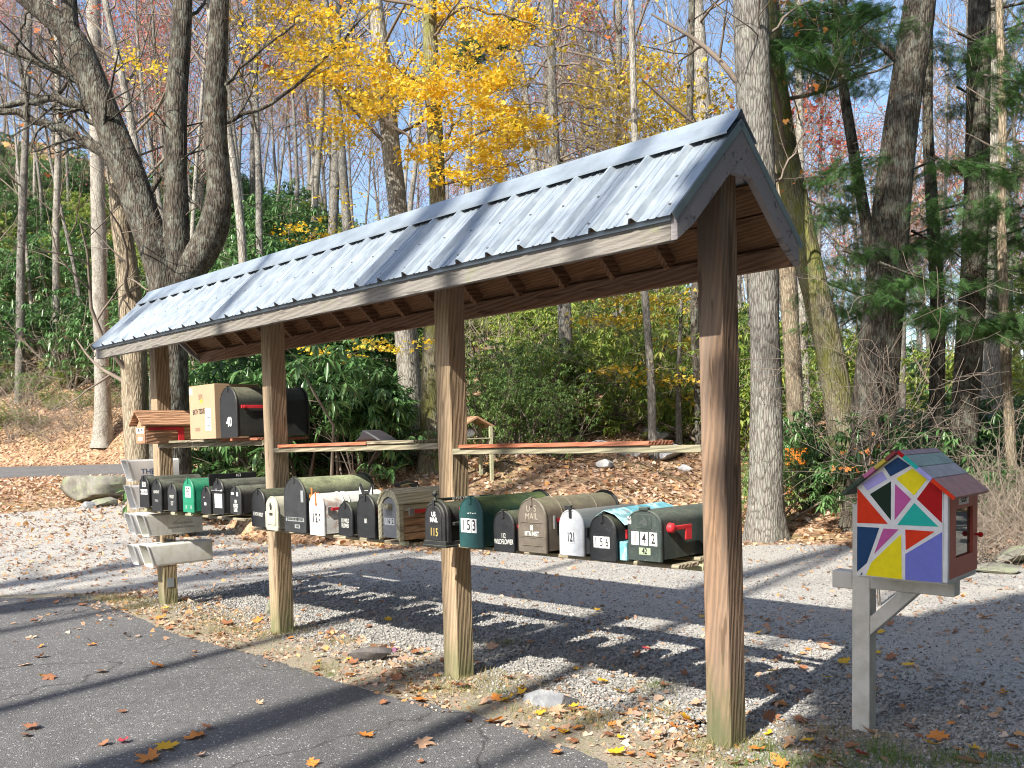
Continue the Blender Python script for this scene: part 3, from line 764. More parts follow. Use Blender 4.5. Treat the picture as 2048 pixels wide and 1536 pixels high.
bb = MB(); bb.tube([(-.09, .014, .185), (.085, .014, .185)], .005, 8); bb.ball((-.09, .014, .185), .011); bb.box(.0, .02, .0, .012, .178, .20); bb.build('bar_latch', STEEL, r)
r, d = mailbox('dented black mailbox with peeling white letters CLARK LANE', 4.42, .29, 1.0, *T1, K3, K2, tilt=2)
num(d, '188\nCLARK\nLANE', 0, .055, .040, WHITE, .55); sticker(d, .045, .155, .04, .018); sticker(d, -.03, .15, .025, .03)
r, d = mailbox('plain black mailbox lettered MTN HOLLY in front of the second post', 3.95, .35, .925, *T2, K2, K)
num(d, '88 MTN HOLLY', 0, .085, .040, SILVER, .55)
BEI = pm('beige_plastic', c=(.40, .39, .31), moss=.3, rough=.6, mossc=(.3, .3, .22))
r, d = mailbox('small beige plastic mailbox beside the big black one', 3.712, .37, .912, .165, .245, .42, BEI, BEI, latch=False)
pa = MB(); pa.extr(arch(.125, .215, zb=.03), .002, .008, lambda p, q, t_: (p, t_, q)); pa.build('door_panel', pm('beige_plastic', c=()) if 'beige_plastic' not in PM else BEI, d, bevel=.003, smooth=True)
em = MB(); em.ball((0, .009, .165), .017, 10, 7, (.9, .2, 1.5)); em.ball((.006, .009, .19), .009, 8, 6, (1, .3, 1)); em.box(.0, .028, .008, .010, .176, .182); em.build('emblem', BLACK, d)
num(d, '0000', 0, .11, .030, BLACK, .8, y=.009)
for sx in (-1, 1):
    hg = MB(); hg.box(sx * .085 - .006, sx * .085 + .006, -.01, .006, .005, .13); hg.build('hinge_strip', BEI, r, bevel=.003)
BIG = pm('big_black_enamel', c=(.030, .032, .033), moss=1.0, mossc=(.36, .40, .22))
r, d = mailbox('largest black mailbox in the lower row, green with algae on top', 3.416, .35, .91, *T3, BIG, K2, rear=True)
sticker(d, -.105, .255, .035, .085, GREY); 
for x_, w_ in ((.115, .02), (.03, .13), (-.085, .08)): sticker(d, x_, .085, w_, .03, GREY)
num(d, 'R MOUNTAIN VIEW ROAD', -.005, .085, .024, K, .75, y=.0034); sticker(d, -.03, .035, .07, .028, GREY); num(d, '1440', -.03, .035, .026, K, .8, y=.0034)
WH = pm('white_enamel', c=(.62, .62, .60), moss=.6, mossc=(.42, .43, .32), rust=.5, rough=.5)
WHD = pm('white_door_enamel', c=(.78, .78, .76), moss=.1, rust=.22, rough=.4)
r, d = mailbox('rusty white mailbox numbered 126', 3.127, .35, .905, .18, .288, .53, WH, WHD, bands=(.17, .22), latch=False)
num(d, '126', 0, .11, .092, BLACK, .66, sp=1.3, y=.0036, bold=.0022)
RUST = pm('rust', c=(.35, .12, .035), rough=.8, rust=.4)
la = MB(); la.box(-.008, .008, .002, .008, .215, .292); la.ball((0, .005, .212), .014, 8, 6, (1, .4, 1)); la.box(-.008, .008, -.02, .006, .286, .296); la.build('latch', RUST, r)
fl = MB(); fl.box(.062, .078, -.012, -.006, .25, .325); fl.box(.078, .10, -.012, -.006, .25, .275); fl.build('flag', pm('orange_flag', c=(.60, .16, .03), rust=.3), r, bevel=.001)
br = MB(); br.box(-.098, -.088, -.07, -.03, .14, .19); br.build('side_latch', STEEL, r, bevel=.002)
fl = MB(); fl.box(-.108, -.1, -.12, -.06, .165, .185); fl.build('side_flag', RED, r, bevel=.001)
# cat mailbox
r, d = mailbox('small black mailbox lettered WILD FLOWER with a black cat cut-out on its side', 2.80, .33, .918, *T1, K, K)
num(d, '111 WILD\nFLOWER', 0, .075, .040, SILVER, .55)
def poly_plate(name, P, x, mat, parent, t=.006):
    m_ = MB(); m_.extr(P, x, x - t, lambda p, q, t_: (t_, p, q)); return m_.build(name, mat, parent)
CAT = pm('cat_black', c=(.012, .012, .014), rough=.5); CATO = flatmat('cat_olive', (.17, .16, .07)); 
ox = -.092
# profile in (local y, z): nose to the front, tail raised at the back
body = [(-.10, .00), (-.10, .16), (-.14, .21), (-.22, .235), (-.34, .235), (-.44, .225), (-.50, .25), (-.52, .29), (-.47, .315), (-.36, .305), (-.34, .33), (-.48, .345), (-.56, .325), (-.585, .28), (-.57, .20), (-.52, .14), (-.50, .00)]
cat = poly_plate('cat_body', body, ox, CAT, r)
for P in ([(-.40, .317), (-.48, .33), (-.535, .317), (-.50, .322), (-.41, .310)], [(-.20, .215), (-.30, .225), (-.36, .20), (-.28, .185)], [(-.40, .20), (-.47, .215), (-.50, .17), (-.43, .16)]):
    poly_plate('patch', P, ox - .0062, CATO, cat, .0008)
poly_plate('tail_patch', [(-.555, .305), (-.575, .27), (-.565, .225), (-.548, .26)], ox - .0062, SILVER, cat, .0008)
# head faces the road: a plate across the front
hx = -.125
hd = [(hx - .075, .14), (hx - .085, .20), (hx - .08, .285), (hx - .068, .345), (hx - .055, .34), (hx - .028, .295), (hx + .028, .295), (hx + .055, .34), (hx + .068, .345), (hx + .08, .285), (hx + .085, .20), (hx + .07, .14), (hx + .03, .105), (hx - .03, .105)]
mh = MB(); mh.extr(hd, -.085, -.093, lambda p, q, t_: (p, t_, q)); ch = mh.build('cat_head', CAT, r)
for sgn in (-1, 1):
    m_ = MB(); m_.extr([(hx + sgn * .072, .325), (hx + sgn * .074, .27), (hx + sgn * .045, .275)], -.0845, -.0855, lambda p, q, t_: (p, t_, q)); m_.build('ear_lining', SILVER, ch)
    m_ = MB(); m_.ball((hx + sgn * .033, -.084, .225), .011, 8, 6, (1, .15, .6)); m_.build('eye', CATO, ch)
    for q_ in range(4):
        m_ = MB(); m_.tube([(hx + sgn * .015, -.083, .155), (hx + sgn * .045, -.082, .15 - q_ * .012), (hx + sgn * .07, -.082, .135 - q_ * .022)], .0010, 4); m_.build('whisker', WHITE, ch)
r, d = mailbox('black mailbox numbered 161 with a round red flag hub', 2.529, .35, .922, .20, .278, .50, K3, K, flag='knob')
num(d, '161', 0, .10, .042, SILVER, .6)
# wooden 162
r = empty('mailbox', SW(2.235, .37, .93), PSI, 'wooden plank mailbox with a grey metal door numbered 162', 'mailbox', MAILBOXES)
w, h, L = .225, .30, .58
fr = MB(); ins = arch(.155, .262, zb=.0); outp = [(-w / 2, -.02), (-w / 2, .215), (-w / 2 + .035, .275), (-.03, h), (.03, h), (w / 2 - .035, .275), (w / 2, .215), (w / 2, -.02)]
# frame as ring of segments between inner arch and outer hexagon outline
oi_, od = [], []
for p, q in ins:
    a = math.atan2(q - .12, p); 
    best = None
    for (p0, q0), (p1, q1) in zip(outp[:-1], outp[1:]):
        dx, dy = math.cos(a), math.sin(a); ex, ey = p1 - p0, q1 - q0
        den = dx * ey - dy * ex
        if abs(den) < 1e-9: continue
        t_ = ((p0) * ey - (q0 - .12) * ex) / den; s_ = ((p0) * dy - (q0 - .12) * dx) / den
        if t_ > 0 and -1e-6 <= s_ <= 1 + 1e-6: best = (t_ * dx, .12 + t_ * dy)
    od.append(best or (math.copysign(w / 2, p), -.02))
n_ = len(ins)
V = [(p, .012, q) for p, q in ins] + [(p, .012, q) for p, q in od] + [(p, -.02, q) for p, q in ins] + [(p, -.02, q) for p, q in od]
F = []
for i in range(n_ - 1): F += [(i, i + 1, n_ + i + 1, n_ + i), (2 * n_ + i, 3 * n_ + i, 3 * n_ + i + 1, 2 * n_ + i + 1), (i, 2 * n_ + i, 2 * n_ + i + 1, i + 1), (n_ + i, n_ + i + 1, 3 * n_ + i + 1, 3 * n_ + i)]
F += [(0, n_, 3 * n_, 2 * n_), (n_ - 1, 3 * n_ - 1, 4 * n_ - 1, 2 * n_ - 1)]
fr.add(V, F); fr.build('frame', M['framewood'], r)
GA = pm('grey_enamel', c=(.22, .23, .24), moss=.2)
dd = MB(); dd.extr(arch(.150, .258, zb=.0), .004, -.008, lambda p, q, t_: (p, t_, q)); d = dd.build('door', GA, r, bevel=.003, smooth=True)
bk = MB(); bk.box(-.03, .035, .004, .04, .185, .222); bk.build('wood_knob', M['framewood'], r, bevel=.003)
num(d, 'MAIL', 0, .155, .040, GREY, .75, y=.0045)
for j, ch_ in enumerate('162'):
    x_ = .04 - j * .036; sticker(d, x_, .105, .032, .045, WHITE, y=.0042); num(d, ch_, x_, .105, .045, GREY if j == 0 else BLACK, .75, y=.0055)
for j in range(5):
    z0 = -.012 + j * .0455
    for sx in (-1, 1):
        sl = MB(); x0, x1 = sorted((sx * (w / 2 - .004), sx * (w / 2 - .022)))
        off = .001 * (j % 3) * sx
        sl.box(x0 + off, x1 + off, -L, -.021, z0, z0 + .042)
        o_ = sl.build('side_slat', M['slatwood'] if j < 4 else M['framewood'], r, bevel=.003)
for pp in ([(-w / 2 - .004, .219), (-w / 2 + .03, .281), (-w / 2 + .045, .27), (-w / 2 + .012, .212)], [(-w / 2 + .031, .283), (-.028, h + .012), (-.028, h - .004), (-w / 2 + .044, .268)], [(-.027, h + .012), (.027, h + .012), (.027, h - .003), (-.027, h - .003)], [(.028, h + .012), (w / 2 - .031, .283), (w / 2 - .044, .268), (.028, h - .004)], [(w / 2 - .03, .281), (w / 2 + .004, .219), (w / 2 - .012, .212), (w / 2 - .045, .27)]):
    sl = MB(); sl.extr(pp, .02, -L, lambda p, q, t_: (p, t_, q)); sl.build('roof_slat', M['framewood'], r, bevel=.002)
f = MB(); f.box(-w / 2 - .014, -w / 2 - .002, -.10, -.055, .14, .19); f.build('flag_bracket', STEEL, r, bevel=.002)
f = MB(); f.box(-w / 2 - .012, -w / 2 - .006, -.36, -.10, .155, .178); f.build('flag', RED, r, bevel=.001)
b_ = MB(); b_.box(-w / 2 + .024, w / 2 - .024, -L + .002, -.022, 0, .20); b_.build('body', M['slatwood'], r)
b_ = MB(); b_.box(-.11, -.05, -.06, -.03, -.045, -.022); b_.build('wood_block', M['greenwood'], r)
# ornate 115
K5 = pm('ornate_black', c=(.018, .018, .020), moss=.45, rough=.38)
r, d = mailbox('ornate black mailbox lettered US MAIL and gold 115 with a finial on top', 1.80, .36, .925, .19, .245, .48, K5, K5, latch=False, flag=None)
fb = MB(); fb.extr(arch(.218, .262, zb=-.0), -.012, -.040, lambda p, q, t_: (p, t_, q)); fb.build('face_frame', K5, r, bevel=.004, smooth=True)
pa = MB(); pa.extr(arch(.140, .225, zb=.012), .002, .008, lambda p, q, t_: (p, t_, q)); pa.build('door_panel', K5, d, bevel=.003, smooth=True)
ft = MB(); ft.box(-.112, .112, -.48, .012, -.026, -.012); ft.box(-.104, .104, -.47, .008, -.0125, .012); ft.build('plinth', K5, r, bevel=.003)
fi = MB(); fi.tube([(0, -.006, .255), (0, -.006, .275), (0, -.006, .285)], [.016, .006, .010], 10); fi.ball((0, -.006, .297), .016, 12, 8); fi.build('finial', K5, r, smooth=True)
la = MB(); la.box(-.010, .010, .0, .014, .205, .262); la.build('latch', K5, r, bevel=.003)
rl = MB(); rl.box(-.008, .008, -.48, -.02, .25, .268); rl.build('top_rail', K5, r, bevel=.002); text('rail_lettering', 'US MAIL WILDFLOWER', .022, SILVER, r, (-.0088, -.25, .259), face='side', xs=1)
sg = MB(); sg.box(-.124, -.096, -.40, -.05, .105, .125); sg.build('side_ledge', K5, r, bevel=.003)
f = MB(); f.box(-.118, -.112, -.21, -.10, .15, .172); f.box(-.118, -.112, -.135, -.10, .172, .21); f.build('flag', RED, r, bevel=.001)
num(d, 'US\nMAIL', 0, .155, .040, WHITE, .82, y=.0085); num(d, '115', 0, .063, .068, GOLD, .62, y=.0085, bold=.0006, sp=1.25)
# 153
DG = pm('dark_green_enamel', c=(.010, .050, .042), moss=.9, mossc=(.22, .28, .08), alg=.35)
DGD = pm('dark_green_door', c=(.010, .055, .055), moss=.3)
r, d = mailbox('dark green mailbox numbered 153 right of the ornate black one', 1.48, .35, .925, .21, .288, .57, DG, DGD, rear=True)
for j, ch_ in enumerate('153'):
    x_ = .066 - j * .047; sticker(d, x_, .118, .043, .082); num(d, ch_, x_, .118, .088, BLACK, .72, y=.0036, bold=.001)
for k_ in range(4): sticker(d, .02 - k_ * .02, .19 + .002 * (k_ % 2), .012, .005)
# 112
r, d = mailbox('small black mailbox lettered 112 WILDFLOWER', 1.205, .35, .92, *T1, K2, K, flag='knob')
num(d, '112\nWILDFLOWER', 0, .062, .040, SILVER, .60, bold=.0004)
# bronze
BZ = pm('bronze_enamel', c=(.115, .095, .075), moss=.7, mossc=(.22, .22, .13), rough=.35)
r, d = mailbox('bronze mailbox embossed U S MAIL and lettered MTN MIST', .961, .37, .935, .215, .285, .60, BZ, BZ, rear=True, bands=(.13, .22, .42))
text('embossed_lettering', 'U  S\nMAIL', .050, BRONZE_T, d, (0, .0030, .205), xs=.9, ext=.0012)
num(d, '88\nMTN MIST', 0, .105, .040, SILVER, .60)
for z_ in (.152, .078, .028):
    m_ = MB(); m_.box(-.08, .08, .002, .006, z_ - .002, z_ + .002); m_.build('pressed_line', BZ, d, bevel=.001)
for x_ in (-.085, 0, .085):
    m_ = MB(); m_.ball((x_, .003, .012), .004, 6, 5); m_.build('rivet', STEEL, d)
f = MB(); f.box(-.124, -.112, -.06, -.048, .12, .19); f.build('flag_bracket', STEEL, r); f = MB(); f.box(-.122, -.116, -.14, -.06, .155, .175); f.build('flag', RED, r)
# silver 121
SV = pm('silver_enamel', c=(.22, .24, .26), moss=.75, mossc=(.20, .21, .16), rough=.45)
SVD = pm('silver_door', c=(.40, .42, .45), moss=.1, rough=.4)
r, d = mailbox('silver grey mailbox numbered 121', .693, .35, .935, .172, .232, .50, SV, SVD, latch=K)
num(d, '121', 0, .085, .068, BLACK, .58)
m_ = MB(); m_.box(.03, .075, -.05, -.03, .225, .250); m_.box(-.09, -.072, -.05, -.02, .09, .14); m_.build('clip', K, r, bevel=.003)
# 156
TB = pm('blue_painted', c=(.16, .36, .42), moss=.2, rough=.5, alg=.0, rust=0)
def bluemat():
    m, n, l, b = mat_base('hand_painted_blue'); nt = m.node_tree
    a = noise(nt, coords(nt), 9, 5, .6, .6)
    c = ramp(nt, a, [(.3, (.05, .20, .26)), (.45, (.14, .36, .42)), (.55, (.38, .52, .58)), (.63, (.10, .28, .30)), (.72, (.5, .10, .10))])
    l.new(c, b.inputs['Base Color']); b.inputs['Roughness'].default_value = .5; return m
r, d = mailbox('black mailbox numbered 156 with a hand painted blue body, bent open at the side', .479, .35, .925, .175, .225, .47, K, K, latch=True)
for j, ch_ in enumerate('156'):
    x_ = .042 - j * .036; sticker(d, x_, .082, .033, .060); num(d, ch_, x_, .082, .062, BLACK, .66, y=.0036, bold=.0008)
PB = bluemat()
bb = MB(); q = [(p * 1.12, z_ + .008) for p, z_ in arch(.175, .232)[1:-1]]
bb.sheet(q[3:], -.02, -.50, lambda p, q_, t_: (-p if False else p, t_, q_))
V = []
top_o = MB(); top_o.sheet([(.088, .15), (.06, .21), (0, .243), (-.07, .225), (-.135, .175)], -.015, -.50, lambda p, q_, t_: (p, t_, q_ + .012 * math.sin(t_ * 9)))
o_ = top_o.build('painted_cover', PB, r, fixn=False); md = o_.modifiers.new('thick', 'SOLIDIFY'); md.thickness = .003
sd_ = MB(); sd_.box(-.135, -.09, -.30, -.02, -.005, .09); sd_.build('painted_flap', PB, r, bevel=.004)
f = MB(); f.box(-.13, -.124, -.17, -.03, .13, .150); f.box(-.13, -.124, -.06, -.03, .105, .15); f.build('flag', RED, r, bevel=.001)
# 142
NG = pm('green_black_plastic', c=(.030, .042, .038), moss=.75, mossc=(.15, .17, .13), rough=.55, alg=.3)
r, d = mailbox('dark plastic mailbox numbered 142 with a red flag, nearest the front post', .205, .36, .945, .205, .24, .52, NG, NG, latch=False, flat=.62, flag=None)
tb = MB(); tb.box(-.028, .028, -.02, .010, .232, .252); tb.build('grip_tab', NG, r, bevel=.005)
eg = MB(); eg.box(-.045, .045, .002, .005, .145, .218); eg.build('eagle_panel', NG, d, bevel=.002)
m_ = MB(); m_.extr([(-.025, .16), (-.02, .19), (.005, .21), (.0, .19), (.02, .185), (.028, .165), (.01, .17), (-.005, .158)], .0049, .0065, lambda p, q, t_: (p, t_, q)); m_.build('bird_relief', pm('relief', c=(.055, .065, .06)), d)
for j, ch_ in enumerate('142'):
    x_ = .055 - j * .055; sticker(d, x_, .098, .046, .064); num(d, ch_, x_, .098, .068, BLACK, .72, y=.0036, bold=.001)
sticker(d, -.002, .037, .07, .034, flatmat('green_tape', (.28, .34, .22))); num(d, '42', -.002, .037, .040, BLACK, .75, y=.0036)
sticker(d, .09, .185, .024, .034); num(d, 'W', .09, .185, .034, BLACK, .7, y=.0036)
f = MB(); f.tube([(-.10, -.065, .15), (-.125, -.065, .15), (-.132, -.065, .15)], [.026, .024, .012], 16); f.box(-.130, -.120, -.21, -.07, .138, .160); f.box(-.130, -.120, -.21, -.16, .085, .150); f.build('flag', RED, r, bevel=.003, smooth=True)
# big one upstairs
r, d = mailbox('large black mailbox numbered 40 on the upper shelf', 4.585, .24, 1.622, .29, .41, .66, pm('upper_black', c=(.022, .026, .024), moss=.75, mossc=(.25, .25, .17)), K, rear=True, group=None)
num(d, '40', -.01, .115, .105, WHITE, .85, bold=.003)
f = MB(); f.box(-.162, -.152, -.42, -.03, .225, .252); f.box(-.160, -.150, -.42, -.30, .165, .225); f.tube([(-.145, -.06, .238), (-.165, -.06, .238)], .012, 10); f.build('flag', RED, r, bevel=.002)
# cedar birdhouse mailbox
r = empty('house_mailbox', SW(6.10, .34, 1.58), PSI, 'little cedar house-shaped mailbox with a slatted roof on the upper shelf', 'mailbox')
b_ = MB(); b_.extr([(-.10, 0), (.10, 0), (.10, .17), (0, .27), (-.10, .17)], 0, -.50, lambda p, q, t_: (p, t_, q)); b_.build('body', M['cedar'], r, bevel=.003)
ddm = MB(); ddm.box(-.098, .098, .001, .010, .004, .155); d = ddm.build('door', M['cedar'], r, bevel=.002)
sticker(d, 0, .125, .165, .05, WHITE, y=.0105); num(d, '190 & 191', 0, .125, .045, BLACK, .62, y=.012)
sticker(d, 0, .05, .10, .035, SILVER, y=.0105)
for sx in (-1, 1):
    for k_ in range(6):
        s0 = .0 + k_ * .034
        a_ = (sx * (s0) * .74, .315 - s0 * .68); c_ = (sx * (s0 + .030) * .74, .315 - (s0 + .030) * .68)
        sl = MB(); sl.extr([a_, c_, (c_[0] - sx * .008, c_[1] - .012), (a_[0] - sx * .0, a_[1] - .016)], .06, -.52, lambda p, q, t_: (p, t_, q)); sl.build('roof_slat', M['cedar'], r, bevel=.001)
f = MB(); f.box(-.125, -.112, -.36, -.02, .125, .152); f.box(-.125, -.112, -.36, -.30, .02, .125); f.build('flag', RED, r, bevel=.002)
# cardboard box
CB = plain('corrugated_cardboard', (.40, .27, .17), .85, var=.06, scale=4)
r = empty('cardboard_box', SW(5.02, .26, 1.606), PSI, 'brown cardboard box printed BATH TISSUE on the upper shelf', 'box')
b_ = MB(); b_.box(-.235, .235, -.42, 0, 0, .462); bx = b_.build('carton', CB, r, bevel=.003)
b_ = MB(); b_.box(-.004, .004, -.417, -.003, .4622, .4632); b_.build('tape', SILVER, r)
text('carton_lettering', 'BATH TISSUE', .062, BLACK, r, (.06, .001, .235), xs=.62, bold=.0012)
text('carton_lettering', 'BATH TISSUE', .062, BLACK, r, (-.2355, -.21, .235), face='side', xs=.8, bold=.0012)
for nm, x_, z_, w_, h_, mt in (('shipping_label', -.11, .165, .10, .19, WHITE), ('barcode_label', .20, .415, .06, .055, WHITE), ('print_block', .02, .36, .07, .05, flatmat('brown_print', (.24, .16, .10))), ('print_block', .09, .085, .09, .03, flatmat('brown_print', (.24, .16, .10)))):
    plate(nm, mt, r, x_ - w_ / 2, x_ + w_ / 2, z_ - h_ / 2, z_ + h_ / 2, .0006, .0006)
for k_ in range(6):
    plate('label_line', BLACK if k_ != 3 else GREY, r, -.15, -.07 - (k_ % 3) * .02, .09 + k_ * .022, .096 + k_ * .022, .0014, .0003)
st = MB(); P = [(.005 + (.03 if i % 2 == 0 else .012) * math.cos(rad(90 + 36 * i)), .325 + (.03 if i % 2 == 0 else .012) * math.sin(rad(90 + 36 * i))) for i in range(10)]
st.extr(P, .0014, .0018, lambda p, q, t_: (p, t_, q)); st.build('yellow_star', flatmat('yellow_ink', (.75, .55, .02)), r)
# dark crumpled sack on the middle shelf
sk = MB(); P = [(-.17, 0), (.17, 0), (.10, .025), (.02, .085), (-.03, .07), (-.12, .03)]
sk.extr(P, .0, -.16, lambda p, q, t_: (p, t_ + q * .3, q))
o_ = sk.build('plastic_sack', plain('black_sack', (.03, .03, .035), .6, bmp=.5), None, bevel=.01, smooth=True)
o_.location = SW(2.95, .03, 1.549); o_.rotation_euler = (0, 0, PSI); tag(o_, 'crumpled dark sack lying on the middle upper shelf', 'sack')

# newspaper tubes
TUB = plain('white_plastic_tube', (.62, .62, .59), .55, var=.08, dirt=(.38, .37, .26), dirt_amt=.75, dscale=7, bmp=.1)
TUBC = plain('clean_white_plastic', (.75, .75, .75), .5, var=.04, dirt=(.55, .54, .48), dirt_amt=.4)
def tube_box(label, u, v, z, w, h, L, mat, txt=None, tmat=None, rz=0):
    r = empty('newspaper_tube', SW(u, v, z), PSI + rad(rz), label, 'newspaper tube', 'white newspaper tubes on the far post')
    n_ = 5; rad_ = .02
    def rr(w_, h_, off=0):
        P = []
        for cx2, cz2, a0 in ((w_ / 2 - rad_, rad_, -90), (w_ / 2 - rad_, h_ - rad_, 0), (-w_ / 2 + rad_, h_ - rad_, 90), (-w_ / 2 + rad_, rad_, 180)):
            for i in range(n_): a = rad(a0 + 90 * i / (n_ - 1)); P.append((cx2 + rad_ * math.cos(a), cz2 + rad_ * math.sin(a)))
        return P
    P = rr(w, h); m_ = len(P); V = []; F = []
    lean = lambda q: .06 * (q / h - .5)      # slanted mouth: the top reaches forward
    rings = [(P, 0.0, 1.0), (P, -L, 1.0), ([(p * .94, h / 2 + (q - h / 2) * .94) for p, q in P], -L + .01, 1), ([(p * .94, h / 2 + (q - h / 2) * .94) for p, q in P], 0, 1)]
    for R_, y, _ in rings: V += [(p, y + (lean(q) if y > -.1 else 0), q) for p, q in R_]
    for k in (0, 2, 3):
        nxt = (k + 1) % 4
        for i in range(m_): F.append((k * m_ + i, k * m_ + (i + 1) % m_, nxt * m_ + (i + 1) % m_, nxt * m_ + i))
    F.append(tuple(range(m_, 2 * m_))); F.append(tuple(range(2 * m_, 3 * m_))[::-1])
    b_ = MB(); b_.add(V, F); b_.build('tube', mat, r, smooth=True)
    lp = MB(); Q2 = rr(w + .012, h + .012); V = []
    for R_, dy in ((rr(w - .004, h - .004), .0), (rr(w + .012, h + .012), .0), (rr(w + .012, h + .012), -.014), (rr(w + .0005, h + .0005), -.014)):
        V += [(p, .004 + dy + lean(q), q - (.006 if len(R_) and R_ is not None and max(a for a, _ in R_) > w / 2 + .003 else (-.002 if max(a for a, _ in R_) < w / 2 - .001 else 0))) for p, q in R_]
    F = []
    for k in range(3):
        for i in range(m_): F.append((k * m_ + i, k * m_ + (i + 1) % m_, (k + 1) * m_ + (i + 1) % m_, (k + 1) * m_ + i))
    lp.add(V, F); lp.build('lip', TUBC, r, smooth=True)
    if txt:
        for s_, y_, z_, sz, xs in txt: text('tube_lettering', s_, sz, tmat, r, (-w / 2 - .0012, y_, z_), face='side', xs=xs)
    return r
tube_box('white newspaper tube lettered THE in blue, topmost on the far post', 6.62, .28, 1.225, .125, .205, .50, TUBC, [('THE', -.18, .085, .075, 1.0), ('CITIZEN', -.20, .03, .05, 1.0)], BLUE)
tube_box('white newspaper tube mostly hidden by the farthest mailbox, second down on the far post', 6.56, .28, .955, .135, .225, .50, TUBC)
tube_box('white newspaper tube at the left of the middle pair', 6.44, .34, .715, .12, .205, .52, TUBC)
tube_box('grimy newspaper tube printed with a mountain mark, right one of the middle pair', 6.22, .31, .705, .15, .205, .56, TUB, [('MOUNTAINEER', -.36, .105, .030, .95), ('TO SUBSCRIBE CALL 1-800-000-000', -.34, .065, .022, .80)], GREY)
m_ = MB(); pts_ = [(-.076 - .0, -.28 - .16 * i / 8, .12 + .035 * math.sin(math.pi * i / 8)) for i in range(9)]; m_.tube(pts_, .0012, 4)
mo = m_.build('printed_arc', GREY, [o_ for o_ in bpy.data.objects if o_.get('label', '').startswith('grimy newspaper')][0])
tube_box('white newspaper tube at the left of the lowest pair', 6.40, .34, .43, .125, .19, .52, TUBC)
tube_box('wide grey weathered newspaper tube, right one of the lowest pair', 6.145, .32, .425, .185, .205, .62, TUB)

# ------------------------------------------------------------------ little library
PH, LW, LD, LHW, LHR = .73, .40, .46, .434, .600
a_ = np.array([math.cos(PH), -math.sin(PH)]); 
lib_rz = -PH
LC = np.array([1.965, 4.35, .831])
# local frame: x along the painted wall (towards the door end), y away from the painted wall, origin at the front lower corner's far end
lib = empty('little_library', (LC[0] - a_[0] * LW, LC[1] - a_[1] * LW, 0), lib_rz, 'brightly painted little free library box on a white wooden post', 'book box')
lib.rotation_euler = (rad(0), rad(1.0), lib_rz)
Z0 = .831
def lbox(name, mat, x0, x1, y0, y1, z0, z1, parent=lib, bev=.002):
    m_ = MB(); m_.box(x0, x1, y0, y1, z0, z1); return m_.build(name, mat, parent, bevel=bev)
WP = plain('white_paint', (.66, .67, .69), .6, var=.07, scale=20, bmp=.15, dirt=(.42, .42, .40), dirt_amt=.3, dscale=14)
REDB = plain('brick_red_paint', (.40, .075, .045), .5, var=.1, scale=14)
pent = [(0, Z0), (LW, Z0), (LW, Z0 + LHW), (LW / 2, Z0 + LHR), (0, Z0 + LHW)]
def pwall(name, y0, y1, mat):
    m_ = MB(); m_.extr(pent, y0, y1, lambda p, q, t_: (p, t_, q)); return m_.build(name, mat, lib)
wall = pwall('painted_wall', 0, .015, WP)
pwall('side_wall', LD - .015, LD, WP)
lbox('rear_wall', WP, 0, .012, .0155, LD - .0155, Z0, Z0 + LHW - .004)
lbox('floor', WP, .012, LW + .02, .0155, LD - .0155, Z0, Z0 + .015)
cols = dict(navy=(.012, .05, .14), lav=(.36, .34, .72), yel=(.78, .66, .01), dgr=(.006, .022, .012), pink=(.46, .09, .30), red=(.38, .004, .006), teal=(.015, .40, .34), org=(.62, .035, .006), peri=(.15, .17, .54))
cm = {k: plain('paint_' + k, v, .6, spec=.2, var=.08, scale=26, bmp=.15) for k, v in cols.items()}
polys = [('navy', [(905, 262), (1020, 345), (833, 442), (775, 350)]), ('lav', [(563, 503), (755, 388), (803, 465), (612, 568)]), ('yel', [(1035, 372), (1163, 475), (1045, 622), (885, 462)]),
         ('dgr', [(838, 485), (828, 850), (637, 602)]), ('pink', [(875, 512), (1018, 655), (862, 850)]), ('red', [(1190, 494), (1296, 572), (1281, 882), (1068, 655)]), ('teal', [(1045, 690), (1250, 915), (885, 893)]),
         ('org', [(516, 540), (800, 883), (511, 868)]), ('navy', [(509, 902), (720, 918), (598, 1245), (503, 1327)]), ('pink', [(757, 925), (898, 935), (665, 1165)]), ('org', [(957, 937), (1218, 960), (957, 1130)]),
         ('yel', [(920, 978), (915, 1402), (588, 1360), (640, 1240)]), ('peri', [(1280, 965), (1262, 1436), (945, 1405), (952, 1165)]), ('navy', [(553, 1330), (552, 1356), (531, 1354)])]
for k, P in polys:
    Q_ = []
    for x, y in P:
        s_ = (x - (500 + (1358 - y) * .0157)) / (768 + (1440 - y) * .024)
        yb = 1358 + 82 * s_
        t_ = (yb - y) / (828 + 40 * s_)
        Q_.append((np.clip(s_, .003, .997) * LW, Z0 + t_ * LHW))
    m_ = MB(); m_.extr(Q_, -.0012, 0.0003, lambda p, q, t_: (p, t_, q)); m_.build('paint_patch', cm[k], wall)
